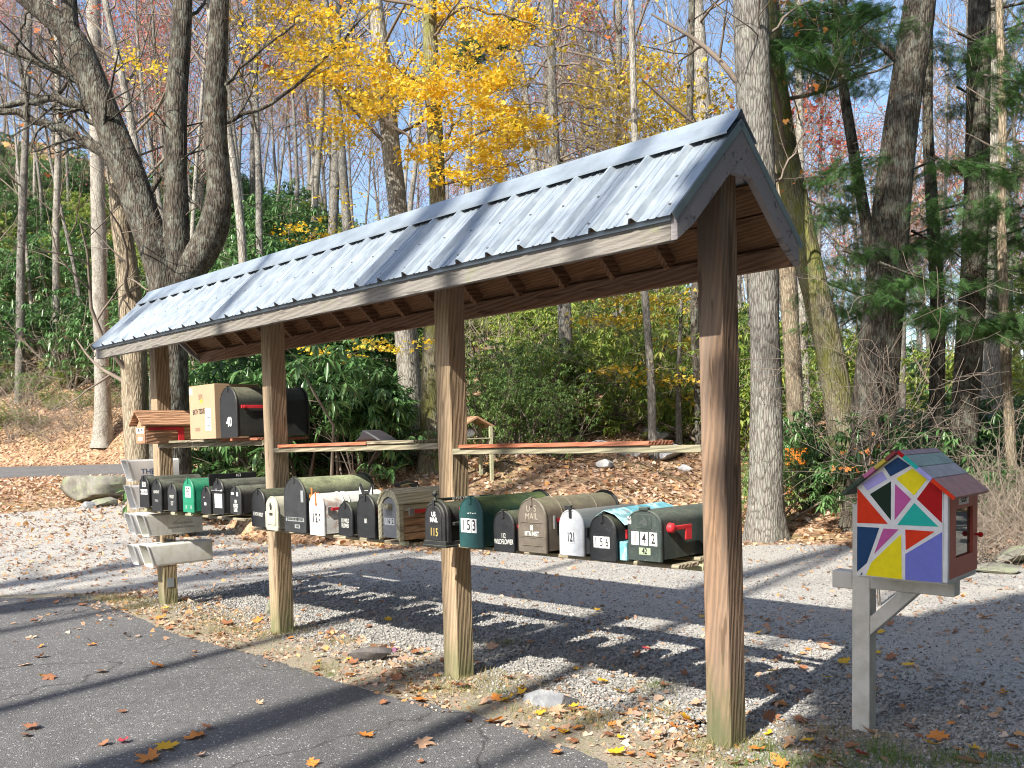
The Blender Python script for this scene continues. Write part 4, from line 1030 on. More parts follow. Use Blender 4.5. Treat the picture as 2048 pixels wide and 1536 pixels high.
# roof planks
rs = math.hypot(LW / 2 + .055, (LHR - LHW) * (LW / 2 + .055) / (LW / 2)); rdx = (LW / 2 + .055) / rs; rdz = -(LHR - LHW) / (LW / 2) * rdx
def rpt(s_, off, sd): return (LW / 2 + sd * (rdx * s_ - rdz * off), Z0 + LHR + rdz * s_ + rdx * off)
faded = dict(pinkf=(.36, .25, .28), tealf=(.27, .37, .33), lilf=(.39, .38, .40), redf=(.42, .21, .18), dred=(.22, .01, .015), yel2=(.60, .48, .03), pink2=(.50, .12, .28), dgr2=(.01, .04, .02))
fm = {k: plain('faded_' + k, v, .65, var=.14, scale=16, dirt=(.16, .14, .12), dirt_amt=.4, dscale=12) for k, v in faded.items()}
edge_m = {'pinkf': cm['red'], 'tealf': cm['teal'], 'lilf': cm['lav'], 'redf': cm['org']}
for sd, names in ((1, ['pinkf', 'tealf', 'lilf', 'redf']), (-1, ['dred', 'yel2', 'pink2', 'dgr2'])):
    cuts = [0, .035, .118, .20, rs] if sd == 1 else [0, .06, .125, .195, rs]
    for i, nm in enumerate(names):
        m_ = MB(); P = [rpt(cuts[i] + .001, .001, sd), rpt(cuts[i + 1] - .001, .001, sd), rpt(cuts[i + 1] - .001, .019, sd), rpt(cuts[i] + .001, .019, sd)]
        m_.extr(P, -.035, LD + .035, lambda p, q, t_: (p, t_, q)); pk = m_.build('roof_plank', fm[nm], lib, bevel=.0015)
        if nm in edge_m:
            m_ = MB(); m_.extr(P, -.0365, -.0353, lambda p, q, t_: (p, t_, q)); m_.build('painted_edge', edge_m[nm], pk)
# door end
door = lbox('door', REDB, LW + .001, LW + .022, .03, .045, Z0 + .02, Z0 + LHW - .03)
bpy.data.objects.remove(door)
m_ = MB()
y0, y1, z0, z1 = .03, LD - .01, Z0 + .015, Z0 + LHW - .018
wy0, wy1, wz0, wz1 = .115, LD - .085, Z0 + .105, Z0 + .335
m_.box(LW + .002, LW + .024, y0, wy0, z0, z1); m_.box(LW + .002, LW + .024, wy1, y1, z0, z1); m_.box(LW + .002, LW + .0238, wy0, wy1, z0, wz0); m_.box(LW + .002, LW + .0238, wy0, wy1, wz1, z1)
door = m_.build('door', REDB, lib)
m, n, l, b = mat_base('window_glass'); b.inputs['Transmission Weight'].default_value = .9; b.inputs['Roughness'].default_value = .02; b.inputs['Base Color'].default_value = (.22, .26, .22, 1)  # dark green tint stands in for the dim interior and foliage reflection
lbox('pane', m, LW + .008, LW + .011, wy0 + .001, wy1 - .001, wz0 + .001, wz1 - .001, door, 0)
m_ = MB(); m_.tube([(LW + .024, y1 - .03, Z0 + .19), (LW + .04, y1 - .03, Z0 + .19)], .006, 8); m_.ball((LW + .047, y1 - .03, Z0 + .19), .013, 12, 8); m_.build('knob', cm['red'], door, smooth=True)
lbox('corner_trim', WP, LW + .001, LW + .0225, .001, .028, Z0 + .002, Z0 + LHW - .018)
lbox('head_trim', WP, LW + .001, LW + .020, .016, LD - .002, Z0 + LHW - .016, Z0 + LHW - .004)
sg = lbox('sign', WHITE, LW + .0242, LW + .0256, .15, .30, Z0 + .352, Z0 + .398, door, 0)
text('sign_lettering', 'LITTLE FREE LIBRARY\nTAKE A BOOK', .016, BLACK, sg, (LW + .0262, .225, Z0 + .375), xs=.72, rot=(rad(90), 0, rad(90)))
for i, (y, hh_, cc) in enumerate(((.06, .20, (.25, .03, .03)), (.09, .22, (.03, .06, .2)), (.118, .17, (.5, .45, .3)), (.15, .21, (.05, .18, .08)), (.18, .19, (.4, .3, .05)), (.21, .22, (.1, .1, .12)), (.25, .16, (.5, .5, .5)), (.28, .2, (.2, .05, .2)))):
    bk_ = lbox('book', plain('book_cover_%s' % 'abcdefgh'[i], cc, .6), .15, .32, y, y + .022, Z0 + .0155, Z0 + hh_, None, .001)
    bk_.location = lib.location; bk_.rotation_euler = lib.rotation_euler
    nm_ = ['dark red', 'navy blue', 'cream', 'green', 'mustard', 'black', 'pale grey', 'purple'][i]
    tag(bk_, '%s book standing behind the glass door of the little library' % nm_, 'book', 'books inside the little library')
# post and arms
py = LD / 2 - .01
lbox('post', M['whitewood'], -.094, -.004, py - .045, py + .045, -.25, Z0 + .33, bev=.003)
lbox('arm', M['whitewood'], -.004 + .001, LW + .0, py - .044, py + .044, Z0 - .092, Z0 - .012, bev=.004)
lbox('arm_stub', M['whitewood'], -.20, -.095, py - .044, py + .044, Z0 - .105, Z0 - .015, bev=.004)
lbox('bottom_board', M['whitewood'], .0, LW + .02, .02, LD - .02, Z0 - .011, Z0 - .001)
m_ = MB(); m_.extr([(-.0035, Z0 - .33), (-.0035, Z0 - .235), (.14, Z0 - .093), (.23, Z0 - .093)], py - .043, py + .043, lambda p, q, t_: (p, t_, q)); m_.build('brace', M['whitewood'], lib, bevel=.003)

# lettering curves -> meshes
dg = bpy.context.evaluated_depsgraph_get()
for o in [o for o in bpy.data.objects if o.type == 'FONT']:
    me = bpy.data.meshes.new_from_object(o.evaluated_get(dg))
    nm_ = o.name; o2 = link(nm_ + '_m', me, o.parent)
    o2.location, o2.rotation_euler, o2.scale = o.location, o.rotation_euler, o.scale
    bpy.data.objects.remove(o); o2.name = nm_
#PART2
# ------------------------------------------------------------------ vegetation builders
def grow(r, p0, d0, L, r0, lev, out, tips, nseg=6, wig=.25, up=.12, kids=5, spread=.9, ratio=.55, start=.35, minr=.0025):
    d = np.array(d0, float); d /= np.linalg.norm(d)
    P = [np.array(p0, float)]; st = L / nseg
    for i in range(nseg):
        d = d + r.normal(size=3) * wig * .5 + np.array([0, 0, up * .4]); d /= np.linalg.norm(d)
        P.append(P[-1] + d * st)
    P = np.array(P); R = np.linspace(r0, max(r0 * .3, minr), nseg + 1)
    out.append((P, R, 8 if r0 > .05 else (5 if r0 > .015 else 3)))
    if lev <= 0:
        for i in range(1, nseg + 1): tips.append(P[i])
        return
    for k in range(kids):
        f = start + (1 - start) * (k + r.uniform(0, 1)) / kids
        i = min(nseg - 1, int(f * nseg)); q = P[i] + (P[i + 1] - P[i]) * (f * nseg - i)
        dd = P[i + 1] - P[i]; dd /= np.linalg.norm(dd)
        side = np.cross(dd, r.normal(size=3)); side /= np.linalg.norm(side) + 1e-9
        nd = dd * (1 - spread * .5) + side * spread
        grow(r, q, nd, L * ratio * r.uniform(.7, 1.2), max(minr, np.interp(f, [0, 1], [r0, r0 * .4]) * .6), lev - 1, out, tips, max(3, nseg - 1), wig * 1.15, up, max(3, kids - 1), spread, ratio, .25, minr)
def rotmats(r, n, tilt=1.0):
    """random frames; tilt 0 = flat leaves, 1 = any way up"""
    z = r.normal(size=(n, 3)) * tilt + np.array([0, 0, 1.0]); z /= np.linalg.norm(z, axis=1)[:, None]
    x = np.cross(z, r.normal(size=(n, 3))); x /= np.linalg.norm(x, axis=1)[:, None] + 1e-9
    y = np.cross(z, x); return np.stack([x, y, z], -1)     # columns
def scatter(temV, temF, C, Rm, S):
    """temV (m,3) template, C (n,3) positions, Rm (n,3,3), S (n,) -> V, F"""
    n, m = len(C), len(temV)
    V = np.einsum('nij,mj->nmi', Rm, temV) * S[:, None, None] + C[:, None, :]
    F = (np.asarray(temF)[None] + (np.arange(n) * m)[:, None, None]).reshape(-1, np.asarray(temF).shape[1])
    return V.reshape(-1, 3), F
# leaf templates, unit length about 1
LEAF6 = np.array([(0, 0, 0), (.34, -.18, .06), (.55, .12, .0), (.30, .42, .05), (0, .75, -.06), (-.30, .42, .05), (-.55, .12, .0), (-.34, -.18, .06)]); LEAF6F = [(0, 1, 2), (0, 2, 3), (0, 3, 4), (0, 4, 5), (0, 5, 6), (0, 6, 7)]
LEAF2 = np.array([(0, -.5, 0), (.33, 0, .05), (0, .5, 0), (-.33, 0, .05)]); LEAF2F = [(0, 1, 2), (0, 2, 3)]
LONG = np.array([(0, 0, 0), (.13, .45, .03), (0, 1, -.12), (-.13, .45, .03)]); LONGF = [(0, 1, 2), (0, 2, 3)]
def maple(rv, curl):
    """five-lobed leaf outline as a fan, curled"""
    P = [(0, -.42), (.12, -.25), (.40, -.34), (.30, -.12), (.62, .02), (.50, .12), (.55, .36), (.26, .22), (.20, .42), (0, .68), (-.20, .42), (-.26, .22), (-.55, .36), (-.50, .12), (-.62, .02), (-.30, -.12), (-.40, -.34), (-.12, -.25)]
    V = [(0, 0, 0)] + [(x * rv.uniform(.9, 1.1), y * rv.uniform(.9, 1.1), 0) for x, y in P]
    V = np.array(V); rr2 = (V[:, 0] ** 2 + V[:, 1] ** 2)
    V[:, 2] = curl * rr2 + .14 * np.sin(V[:, 0] * 7 + rv.uniform(0, 6)) * np.abs(V[:, 0]) + .10 * np.sin(V[:, 1] * 6 + rv.uniform(0, 6)) * np.abs(V[:, 1]) + rv.normal(size=len(V)) * .018
    V[0, 2] = -.02
    F = [(0, i, i % (len(P)) + 1) for i in range(1, len(P) + 1)]
    return V, np.array(F)
BK = {
    'grey': bark('grey_bark', (.20, .185, .165), (.06, .052, .044), la=.3),
    'pale': bark('pale_bark', (.31, .29, .25), (.13, .11, .09), lich=(.36, .36, .32), la=.5),
    'dark': bark('dark_bark', (.095, .08, .063), (.018, .015, .012), lich=(.26, .28, .235), la=.45),
    'moss': bark('mossy_bark', (.20, .175, .12), (.07, .055, .04), lich=(.30, .32, .26), la=.4, moss=.7),
    'tan': bark('tan_bark', (.30, .245, .175), (.12, .09, .06), lich=(.33, .32, .24), la=.3),
    'twig': plain('twig_bark', (.17, .135, .105), .9, var=.3, scale=3),
    'twig_pale': plain('pale_twig_bark', (.26, .215, .17), .9, var=.25, scale=3),
}
LF = {
    'yellow': leafmat('yellow_maple_leaf', [(.84, .56, .02), (.88, .66, .06), (.80, .44, .015), (.92, .74, .16), (.72, .52, .04)], .5),
    'gold': leafmat('golden_leaf', [(.62, .42, .04), (.48, .36, .03), (.66, .50, .08), (.40, .26, .03)], .45),
    'orange': leafmat('orange_leaf', [(.60, .22, .05), (.50, .14, .04), (.66, .32, .09), (.42, .13, .05)], .4),
    'red': leafmat('red_leaf', [(.58, .11, .08), (.62, .22, .17), (.45, .07, .06), (.62, .30, .22)], .4),
    'pink': leafmat('russet_leaf', [(.50, .24, .18), (.56, .34, .26), (.42, .18, .15), (.50, .36, .24)], .4),
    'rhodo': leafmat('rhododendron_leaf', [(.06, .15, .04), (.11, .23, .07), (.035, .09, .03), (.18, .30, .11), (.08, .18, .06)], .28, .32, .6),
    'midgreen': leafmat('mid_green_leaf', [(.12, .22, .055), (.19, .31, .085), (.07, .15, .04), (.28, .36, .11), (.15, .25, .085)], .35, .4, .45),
    'rhodo_lit': leafmat('sunlit_green_leaf', [(.20, .31, .06), (.30, .39, .08), (.13, .24, .05), (.46, .46, .10), (.24, .33, .11)], .45, .45, .4),  # lighter copy of the shrub green, sunlight put into the leaf colour
    'hemlock': leafmat('hemlock_needle', [(.05, .12, .03), (.08, .18, .05), (.03, .08, .025), (.13, .23, .06)], .3, .6, .3),
    'litter': leafmat('dead_leaf', [(.36, .20, .12), (.54, .37, .25), (.22, .13, .09), (.62, .48, .36), (.44, .22, .12), (.60, .48, .38), (.15, .09, .065), (.58, .31, .11), (.38, .25, .20)], .15, .7, .3),
}
def blob(r, n, c, R, flat=.6, shell=.5):
    d = r.normal(size=(n, 3)); d /= np.linalg.norm(d, axis=1)[:, None]
    rad_ = r.uniform(shell ** 3, 1, n) ** (1 / 3.0)
    return np.array(c) + d * rad_[:, None] * np.array([R, R, R * flat])
# --- rhododendron variants: whorls of long drooping leaves on a rough mound of stems
def whorls(r, C, size, per=8, droop=.45):
    n = len(C)
    a = r.uniform(0, 6.28, n)[:, None] + np.arange(per)[None] * 2 * np.pi / per + r.normal(size=(n, per)) * .15
    dr = r.uniform(droop - .45, droop + .5, (n, per))
    dirx = np.stack([np.cos(a) * np.cos(dr), np.sin(a) * np.cos(dr), -np.sin(dr)], -1)
    tiltd = r.normal(size=(n, 1, 3)) * .35; dirx = dirx + tiltd; dirx /= np.linalg.norm(dirx, axis=2)[..., None]
    up = np.array([0, 0, 1.0]) + np.zeros_like(dirx); xs = np.cross(dirx, up); xs /= np.linalg.norm(xs, axis=2)[..., None] + 1e-9
    zz = np.cross(xs, dirx)
    Rm = np.stack([xs, dirx, zz], -1).reshape(-1, 3, 3)
    CC = np.repeat(C, per, axis=0); S = (size * r.uniform(.7, 1.2, n * per))
    return scatter(LONG, LONGF, CC, Rm, S)
def bush_mesh(seed, nwh, leaf, mat, lobes=7, hgt_=1.0):
    r = np.random.default_rng(seed); C = []
    for i in range(lobes):
        c = (r.uniform(-.75, .75), r.uniform(-.75, .75), r.uniform(.35, 1.25) * hgt_)
        C.append(blob(r, nwh // lobes, c, r.uniform(.38, .62), .75, .75))
    C = np.concatenate(C); C[:, 2] = np.maximum(C[:, 2], .06)
    V, F = whorls(r, C, leaf)
    fm_ = npmesh('foliage', V, F, mat)
    out = []; tips = []
    for i in range(9):
        tgt = C[r.integers(len(C))]; b0 = np.array([r.normal() * .12, r.normal() * .12, -.1])
        mid = (b0 + tgt) / 2 + r.normal(size=3) * .15
        out.append((np.array([b0, b0 * .6 + mid * .4 + r.normal(size=3) * .05, mid, tgt]), np.array([.03, .024, .016, .006]), 5))
        grow(r, mid, tgt - mid, .8, .012, 1, out, tips, 4, .3, .1, 4)
    V, F = tubes(out)
    sm_ = npmesh('stems', V, F, BK['twig'], True)
    return sm_, fm_
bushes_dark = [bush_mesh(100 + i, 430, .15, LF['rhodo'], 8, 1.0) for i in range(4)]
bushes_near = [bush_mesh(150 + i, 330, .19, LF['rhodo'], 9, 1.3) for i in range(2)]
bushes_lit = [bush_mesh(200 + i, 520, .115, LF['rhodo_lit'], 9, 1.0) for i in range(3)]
bushes_small = [bush_mesh(250 + i, 620, .075, LF['midgreen'], 9, .9) for i in range(2)]
def place_bush(var, X, Y, s, sz, label, group, name='rhododendron_bush', cat='shrub', zoff=-.05):
    if 'slope' in group or 'right' in group or 'left hill' in group:
        tq = X / Y; reg = BREG[int(np.searchsorted([-.45, -.33, -.20, -.06, .06, .13, .20, .28, .36, .46], tq))]; nf = 'low' if Y < 30 else ('halfway up' if Y < 46 else 'high')
        label = label.rsplit(' on the ', 1)[0].rsplit(' growing ', 1)[0].replace(' among the trunks behind the painted library box', '') + ' ' + nf + ' on the slope, ' + reg; group = group + ', %s, %s' % (nf, reg)
    r_ = empty(name, (X, Y, float(hgt(X, Y)) + zoff), random.uniform(0, 6.28), label, cat, group)
    r_.scale = (s, s, s * sz)
    link('stems', var[0], r_); link('foliage', var[1], r_)
    return r_
BREG = ['far left edge', 'left of the forked tree', 'behind the forked tree', 'behind the second post', 'behind the third post', 'right of the third post', 'middle of the widest bay', 'left of the front post', 'behind the front post', 'behind the library box', 'right edge']
LB = {'near': ('large-leaved rhododendron with drooping leaf whorls right behind the mailboxes', 'rhododendrons close behind the shelter'),
      'left': ('dark glossy rhododendron growing on the steep bank at the far left', 'rhododendrons on the left hillside'),
      'mid': ('green leafy thicket shrub on the slope seen between the shelter posts', 'shrubs on the slope behind the shelter'),
      'lit': ('sunlit yellow-green shrub on the slope seen beyond the shelter', 'yellow-green shrubs on the sunny slope'),
      'right': ('dark low evergreen shrub among the trunks behind the painted library box', 'dark shrubs among the trees at the right'),
      'ridge': ('distant shrub high on the wooded ridge', 'shrubs on the ridge')}
# near ones behind the far mailboxes
for X_px, D, s, sz, wh in ((420, 17.5, 1.3, 1.0, 'below the cardboard box'), (500, 17.0, 1.35, 1.05, 'beneath the large mailbox 40'), (590, 16.2, 1.3, 1.2, 'just right of the second post'), (670, 15.9, 1.3, 1.15, 'in the middle of the second bay'), (745, 16.6, 1.1, .95, 'left of the sunlit pale trunk'), (640, 18.5, 1.4, 1.1, 'second row, middle of the second bay'), (540, 19.5, 1.4, 1.1, 'second row, behind the second post'), (455, 20.0, 1.3, 1.1, 'second row, behind the cardboard box'), (730, 19.0, 1.3, 1.1, 'second row, touching the pale trunk')):
    X = (X_px - 1024) / F_PX * D
    place_bush(bushes_near[random.randrange(2)], X, D, s, sz, 'large-leaved rhododendron behind the shelter, ' + wh, LB['near'][1])
def field(n, t0, t1, Y0, Y1, variants, s0, s1, key, cond=None, seed=0, **kw):
    r = np.random.default_rng(seed); pts_ = []
    tries = 0
    while len(pts_) < n and tries < n * 60:
        tries += 1
        Y = Y0 + (Y1 - Y0) * r.uniform() ** 1.1; t = r.uniform(t0, t1); X = t * Y
        if cond and not cond(t, Y, X): continue
        s = r.uniform(s0, s1)
        if any((X - a) ** 2 + (Y - b) ** 2 < (.62 * (s + c)) ** 2 for a, b, c in pts_): continue
        pts_.append((X, Y, s)); place_bush(variants[r.integers(len(variants))], X, Y, s, r.uniform(.8, 1.25), *LB[key], **kw)
field(95, -.62, -.30, 46, 80, bushes_dark + bushes_lit[:1], 1.7, 3.1, 'left', lambda t, Y, X: Y > 47 + 2.5 * math.sin(X), seed=1)
field(30, -.34, -.2, 22, 60, bushes_dark, 1.3, 2.2, 'left', seed=2)
field(44, -.22, .03, 21, 55, bushes_small + bushes_lit, 1.2, 2.1, 'mid', seed=3)
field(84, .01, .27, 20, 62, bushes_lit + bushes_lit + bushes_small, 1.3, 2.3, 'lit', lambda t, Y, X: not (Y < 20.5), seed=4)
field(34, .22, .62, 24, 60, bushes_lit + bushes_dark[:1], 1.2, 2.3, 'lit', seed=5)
field(20, -.60, -.36, 42.5, 48, bushes_small + bushes_lit[:1], .5, 1.1, 'left', seed=9)
field(16, .27, .40, 14.0, 19, bushes_near + bushes_small, .5, .85, 'right', seed=6)
field(20, .38, .62, 13.2, 20, bushes_dark + bushes_small, .55, 1.05, 'right', seed=7)
for X_px, D, s, wh in ((985, 17.2, 1.0, 'second from the third post'), (1045, 17.6, 1.05, 'right above the bronze mailbox'), (1105, 18.2, .95, 'at the foot of the bare conifer'), (1010, 19.5, 1.3, 'in the second row above mailbox 153'), (1080, 20.5, 1.4, 'in the second row left of the conifer')):
    place_bush(bushes_small[random.randrange(2)], (X_px - 1024) / F_PX * D, D, s, 1.15, 'fine-leaved dark bush on the bank, ' + wh, 'fine-leaved bushes on the bank', name='evergreen_bush')
# pale bare brush: tangles of dead twigs
def brush_mesh(seed, n=26, L=1.3):
    r = np.random.default_rng(seed); out = []; tips = []
    for i in range(n):
        a = r.uniform(0, 6.28); d = np.array([math.cos(a) * r.uniform(.3, 1.2), math.sin(a) * r.uniform(.3, 1.2), r.uniform(.3, 1.0)])
        grow(r, (r.normal() * .2, r.normal() * .2, -.05), d, L * r.uniform(.6, 1.2), .011, 2, out, tips, 6, .38, -.02, 4, .8, .55, .2)
    V, F = tubes(out); return npmesh('twig', V, F, BK['twig_pale'], True)
brush = [brush_mesh(300 + i) for i in range(3)]
r = np.random.default_rng(31)
for X_px, D, s in ((1990, 10.6, .75), (2040, 10.9, .9), (1930, 11.8, .75), (1965, 12.4, .9), (2060, 12.5, 1.1), (1880, 13.2, .9)):
    wh = 'right of the library box, ' + ('far back' if D > 12.45 else 'middle' if D > 11.5 else 'front') + (' and at the picture edge' if X_px > 1985 else ' and nearer the box')
    X = (X_px - 1024) / F_PX * D
    o_ = link('dead_brush', brush[r.integers(3)]); o_.location = (X, D, float(hgt(X, D))); o_.scale = (s,) * 3; o_.rotation_euler = (0, 0, r.uniform(0, 6))
    tag(o_, 'bare twig tangle ' + wh, 'brush', 'dead brush at the right edge')
for X_px, D, s in ((700, 20.5, 1.5), (780, 21, 1.6), (1000, 24, 1.8), (1120, 26, 1.8), (60, 44, 2.2), (160, 46, 2.2), (20, 43, 1.3), (100, 42.5, 1.1), (150, 43, 1.3), (240, 42.5, 1.2), (270, 45, 1.4), (230, 47, 1.6), (10, 47, 1.8), (110, 49, 1.8)):
    wh = 'above %s%s' % ('the far road' if X_px < 300 else 'the second bay' if X_px < 900 else 'mailbox 153' if X_px < 1020 else 'the bronze mailbox' if X_px < 1200 else 'mailbox 142', ', low' if D < (43.5 if X_px < 300 else 20) else ', higher')
    X = (X_px - 1024) / F_PX * D
    o_ = link('dead_brush', brush[r.integers(3)]); o_.location = (X, D, float(hgt(X, D))); o_.scale = (s,) * 3; o_.rotation_euler = (0, 0, r.uniform(0, 6))
    tag(o_, 'leafless twiggy bush ' + wh, 'brush', 'leafless bushes on the slope')

# --- trees
def trunk_mesh(P, R, mat, k=20, seed=0, rough=.07, flare=True):
    """P points, R radii; resampled, knobbly, with root flare"""
    P = np.array(P, float); R = np.array(R, float)
    s = np.concatenate([[0], np.cumsum(np.linalg.norm(np.diff(P, axis=0), axis=1))]); L = s[-1]
    n = max(8, int(L / .22)); q = np.linspace(0, L, n)
    ps = np.stack([np.interp(q, s, P[:, i]) for i in range(3)], -1)
    for _ in range(3): ps[1:-1] = (ps[:-2] + 2 * ps[1:-1] + ps[2:]) / 4
    rr_ = np.interp(q, s, R)
    if flare: rr_ = rr_ * (1 + .25 * np.exp(-q / .25))
    V, F = tubes([(ps, rr_, k)])
    cen = np.repeat(ps, k, axis=0); off = V - cen
    ang = np.tile(np.arange(k), n) * 2 * np.pi / k
    nz = vnoise(np.stack([np.cos(ang) * 2, np.sin(ang) * 2, np.repeat(q, k) * .8], -1), seed)
    fl = np.exp(-np.repeat(q, k) / .35) * (.12 * np.sin(ang * 4 + seed)) if flare else 0
    V = cen + off * (1 + rough * nz + fl)[:, None]
    me_ = npmesh('trunk', V, F, mat, True); return me_, ps, rr_
def leaves_at(r, tips, n, size, mat, tilt=1.0, jit=.12, tem=LEAF2, temf=LEAF2F, name='foliage'):
    C = np.array(tips)[r.integers(0, len(tips), n)] + r.normal(size=(n, 3)) * jit
    V, F = scatter(tem, temf, C, rotmats(r, n, tilt), size * r.uniform(.6, 1.25, n))
    return npmesh(name, V, F, mat)
def hemlock_spray(r, C, D_, size):
    """flat drooping sprays at points C heading D_"""
    tv = []; tf = []
    for i in range(13):
        y = .08 + i * .072; L_ = .36 * (1 - .6 * i / 12) * r.uniform(.8, 1.1)
        for sg in (-1, 1):
            k = len(tv); b0 = np.array((0, y, -.22 * y * y)); tp = np.array((sg * L_, y + .20, -.22 * y * y - .16 * L_))
            tv += [b0 + (0, -.016, 0), b0 + (0, .020, 0), tp + (0, .012, 0), tp + (0, -.012, 0)]; tf.append((k, k + 1, k + 2, k + 3))
    tv = np.array(tv); n = len(C)
    d = D_ / (np.linalg.norm(D_, axis=1)[:, None] + 1e-9); up = np.array([0, 0, 1.0]) + r.normal(size=(n, 3)) * .25
    x = np.cross(d, up); x /= np.linalg.norm(x, axis=1)[:, None] + 1e-9; z = np.cross(x, d)
    return scatter(tv, tf, C, np.stack([x, d, z], -1), size * r.uniform(.7, 1.3, n))
def far_tree(seed, H=20, r0=.17, leafn=0, leafmat_=None, bk='grey', twigs=True, crown0=.35, size=.10, lean=.03):
    r = np.random.default_rng(seed)
    n = 12; P = [np.array([0, 0, -.4])]; d = np.array([r.normal() * lean, r.normal() * lean, 1.0])
    for i in range(n):
        d = d + np.array([r.normal() * .035, r.normal() * .035, 0]); d /= np.linalg.norm(d); P.append(P[-1] + d * H / n)
    P = np.array(P); R = r0 * np.linspace(1, .16, n + 1) ** .9
    me_, ps, rr_ = trunk_mesh(P, R, BK[bk], 10, seed, .05)
    out = []; tips = []
    nb = int(21 + r.integers(8))
    for i in range(nb):
        f = crown0 + (1 - crown0) * (i + r.uniform()) / nb; k = min(len(ps) - 2, int(f * (len(ps) - 1)))
        a = r.uniform(0, 6.28); L_ = (1 - f) * H * .30 + 1.0
        grow(r, ps[k], (math.cos(a), math.sin(a), r.uniform(.5, 1.3)), L_ * r.uniform(.7, 1.2), rr_[k] * .42, 2, out, tips, 5, .24, .25, 4, .75, .5, .25, .006)
    for i in range(5):   # dead stubs low down
        k = int(r.uniform(.1, crown0) * len(ps)); a = r.uniform(0, 6.28)
        grow(r, ps[k], (math.cos(a), math.sin(a), r.uniform(-.1, .5)), r.uniform(.5, 1.6), .012, 1, out, tips[:0] or [], 4, .35, 0, 3, minr=.005)
    V, F = tubes(out); bm_ = npmesh('branches', V, F, BK['twig'], True)
    fm_ = leaves_at(r, tips, leafn, size, leafmat_, 1.0, .25) if leafn else None
    return me_, bm_, fm_
def place_tree(parts, X, Y, s, label, group, name='bare_tree', rz=None, sz=1):
    r_ = empty(name, (X, Y, float(hgt(X, Y))), random.uniform(0, 6.28) if rz is None else rz, label, 'tree', group)
    r_.scale = (s, s, s * sz)
    for nm_, me_ in zip(('trunk', 'branches', 'foliage'), parts):
        if me_: link(nm_, me_, r_)
    return r_
REG = ['left of the forked tree', 'over the far roof end', 'behind the yellow maple', 'over the mid roof', 'near the gable', 'above the library']
KINDS_T = [
    ('bare', [far_tree(400, 21, .16), far_tree(401, 24, .19, bk='grey'), far_tree(402, 18, .12)], 'slender grey tree without leaves in the woods on the slope', 'bare grey trees on the slope', 84),
    ('pale', [far_tree(410, 22, .17, bk='pale'), far_tree(411, 19, .12, bk='pale')], 'slim pale-barked leafless tree in the woods on the slope', 'pale-barked trees on the slope', 60),
    ('red', [far_tree(420, 20, .13, 1500, LF['red'], size=.15), far_tree(421, 18, .12, 1100, LF['pink'], size=.15)], 'thin tree with sparse rusty red leaves on the slope', 'thin trees keeping a few red leaves', 72),
    ('orange', [far_tree(430, 18, .12, 1300, LF['orange'], size=.14), far_tree(431, 16, .10, 1000, LF['gold'], size=.13)], 'thin tree with sparse orange and gold leaves on the slope', 'thin trees keeping a few orange leaves', 26),
]
r = np.random.default_rng(55); placed = []
for key, vs_, lab, grp, cnt in KINDS_T:
    k = 0; tries = 0
    while k < cnt and tries < 4000:
        tries += 1
        t = r.uniform(-.60, .60); Y = 26 + 74 * r.uniform() ** .9
        if t < -.36 and Y < 44: continue
        if t > .3 and Y < 30: continue
        if key in ('red', 'orange') and Y < 36: continue
        X = t * Y
        if any((X - a) ** 2 + (Y - b) ** 2 < 1.1 for a, b in placed): continue
        placed.append((X, Y)); k += 1
        reg = REG[int(np.searchsorted([-.38, -.18, -.02, .16, .33], t))]
        nf = 'nearer' if Y < 48 else 'farther'
        place_tree(vs_[r.integers(len(vs_))], X, Y, r.uniform(.75, 1.15), lab.replace('in the woods on the slope', 'on the slope').replace('orange and gold', 'orange').replace('on the slope', '%s up the slope %s' % (nf, reg)), grp + ', %s, %s' % (reg, nf))

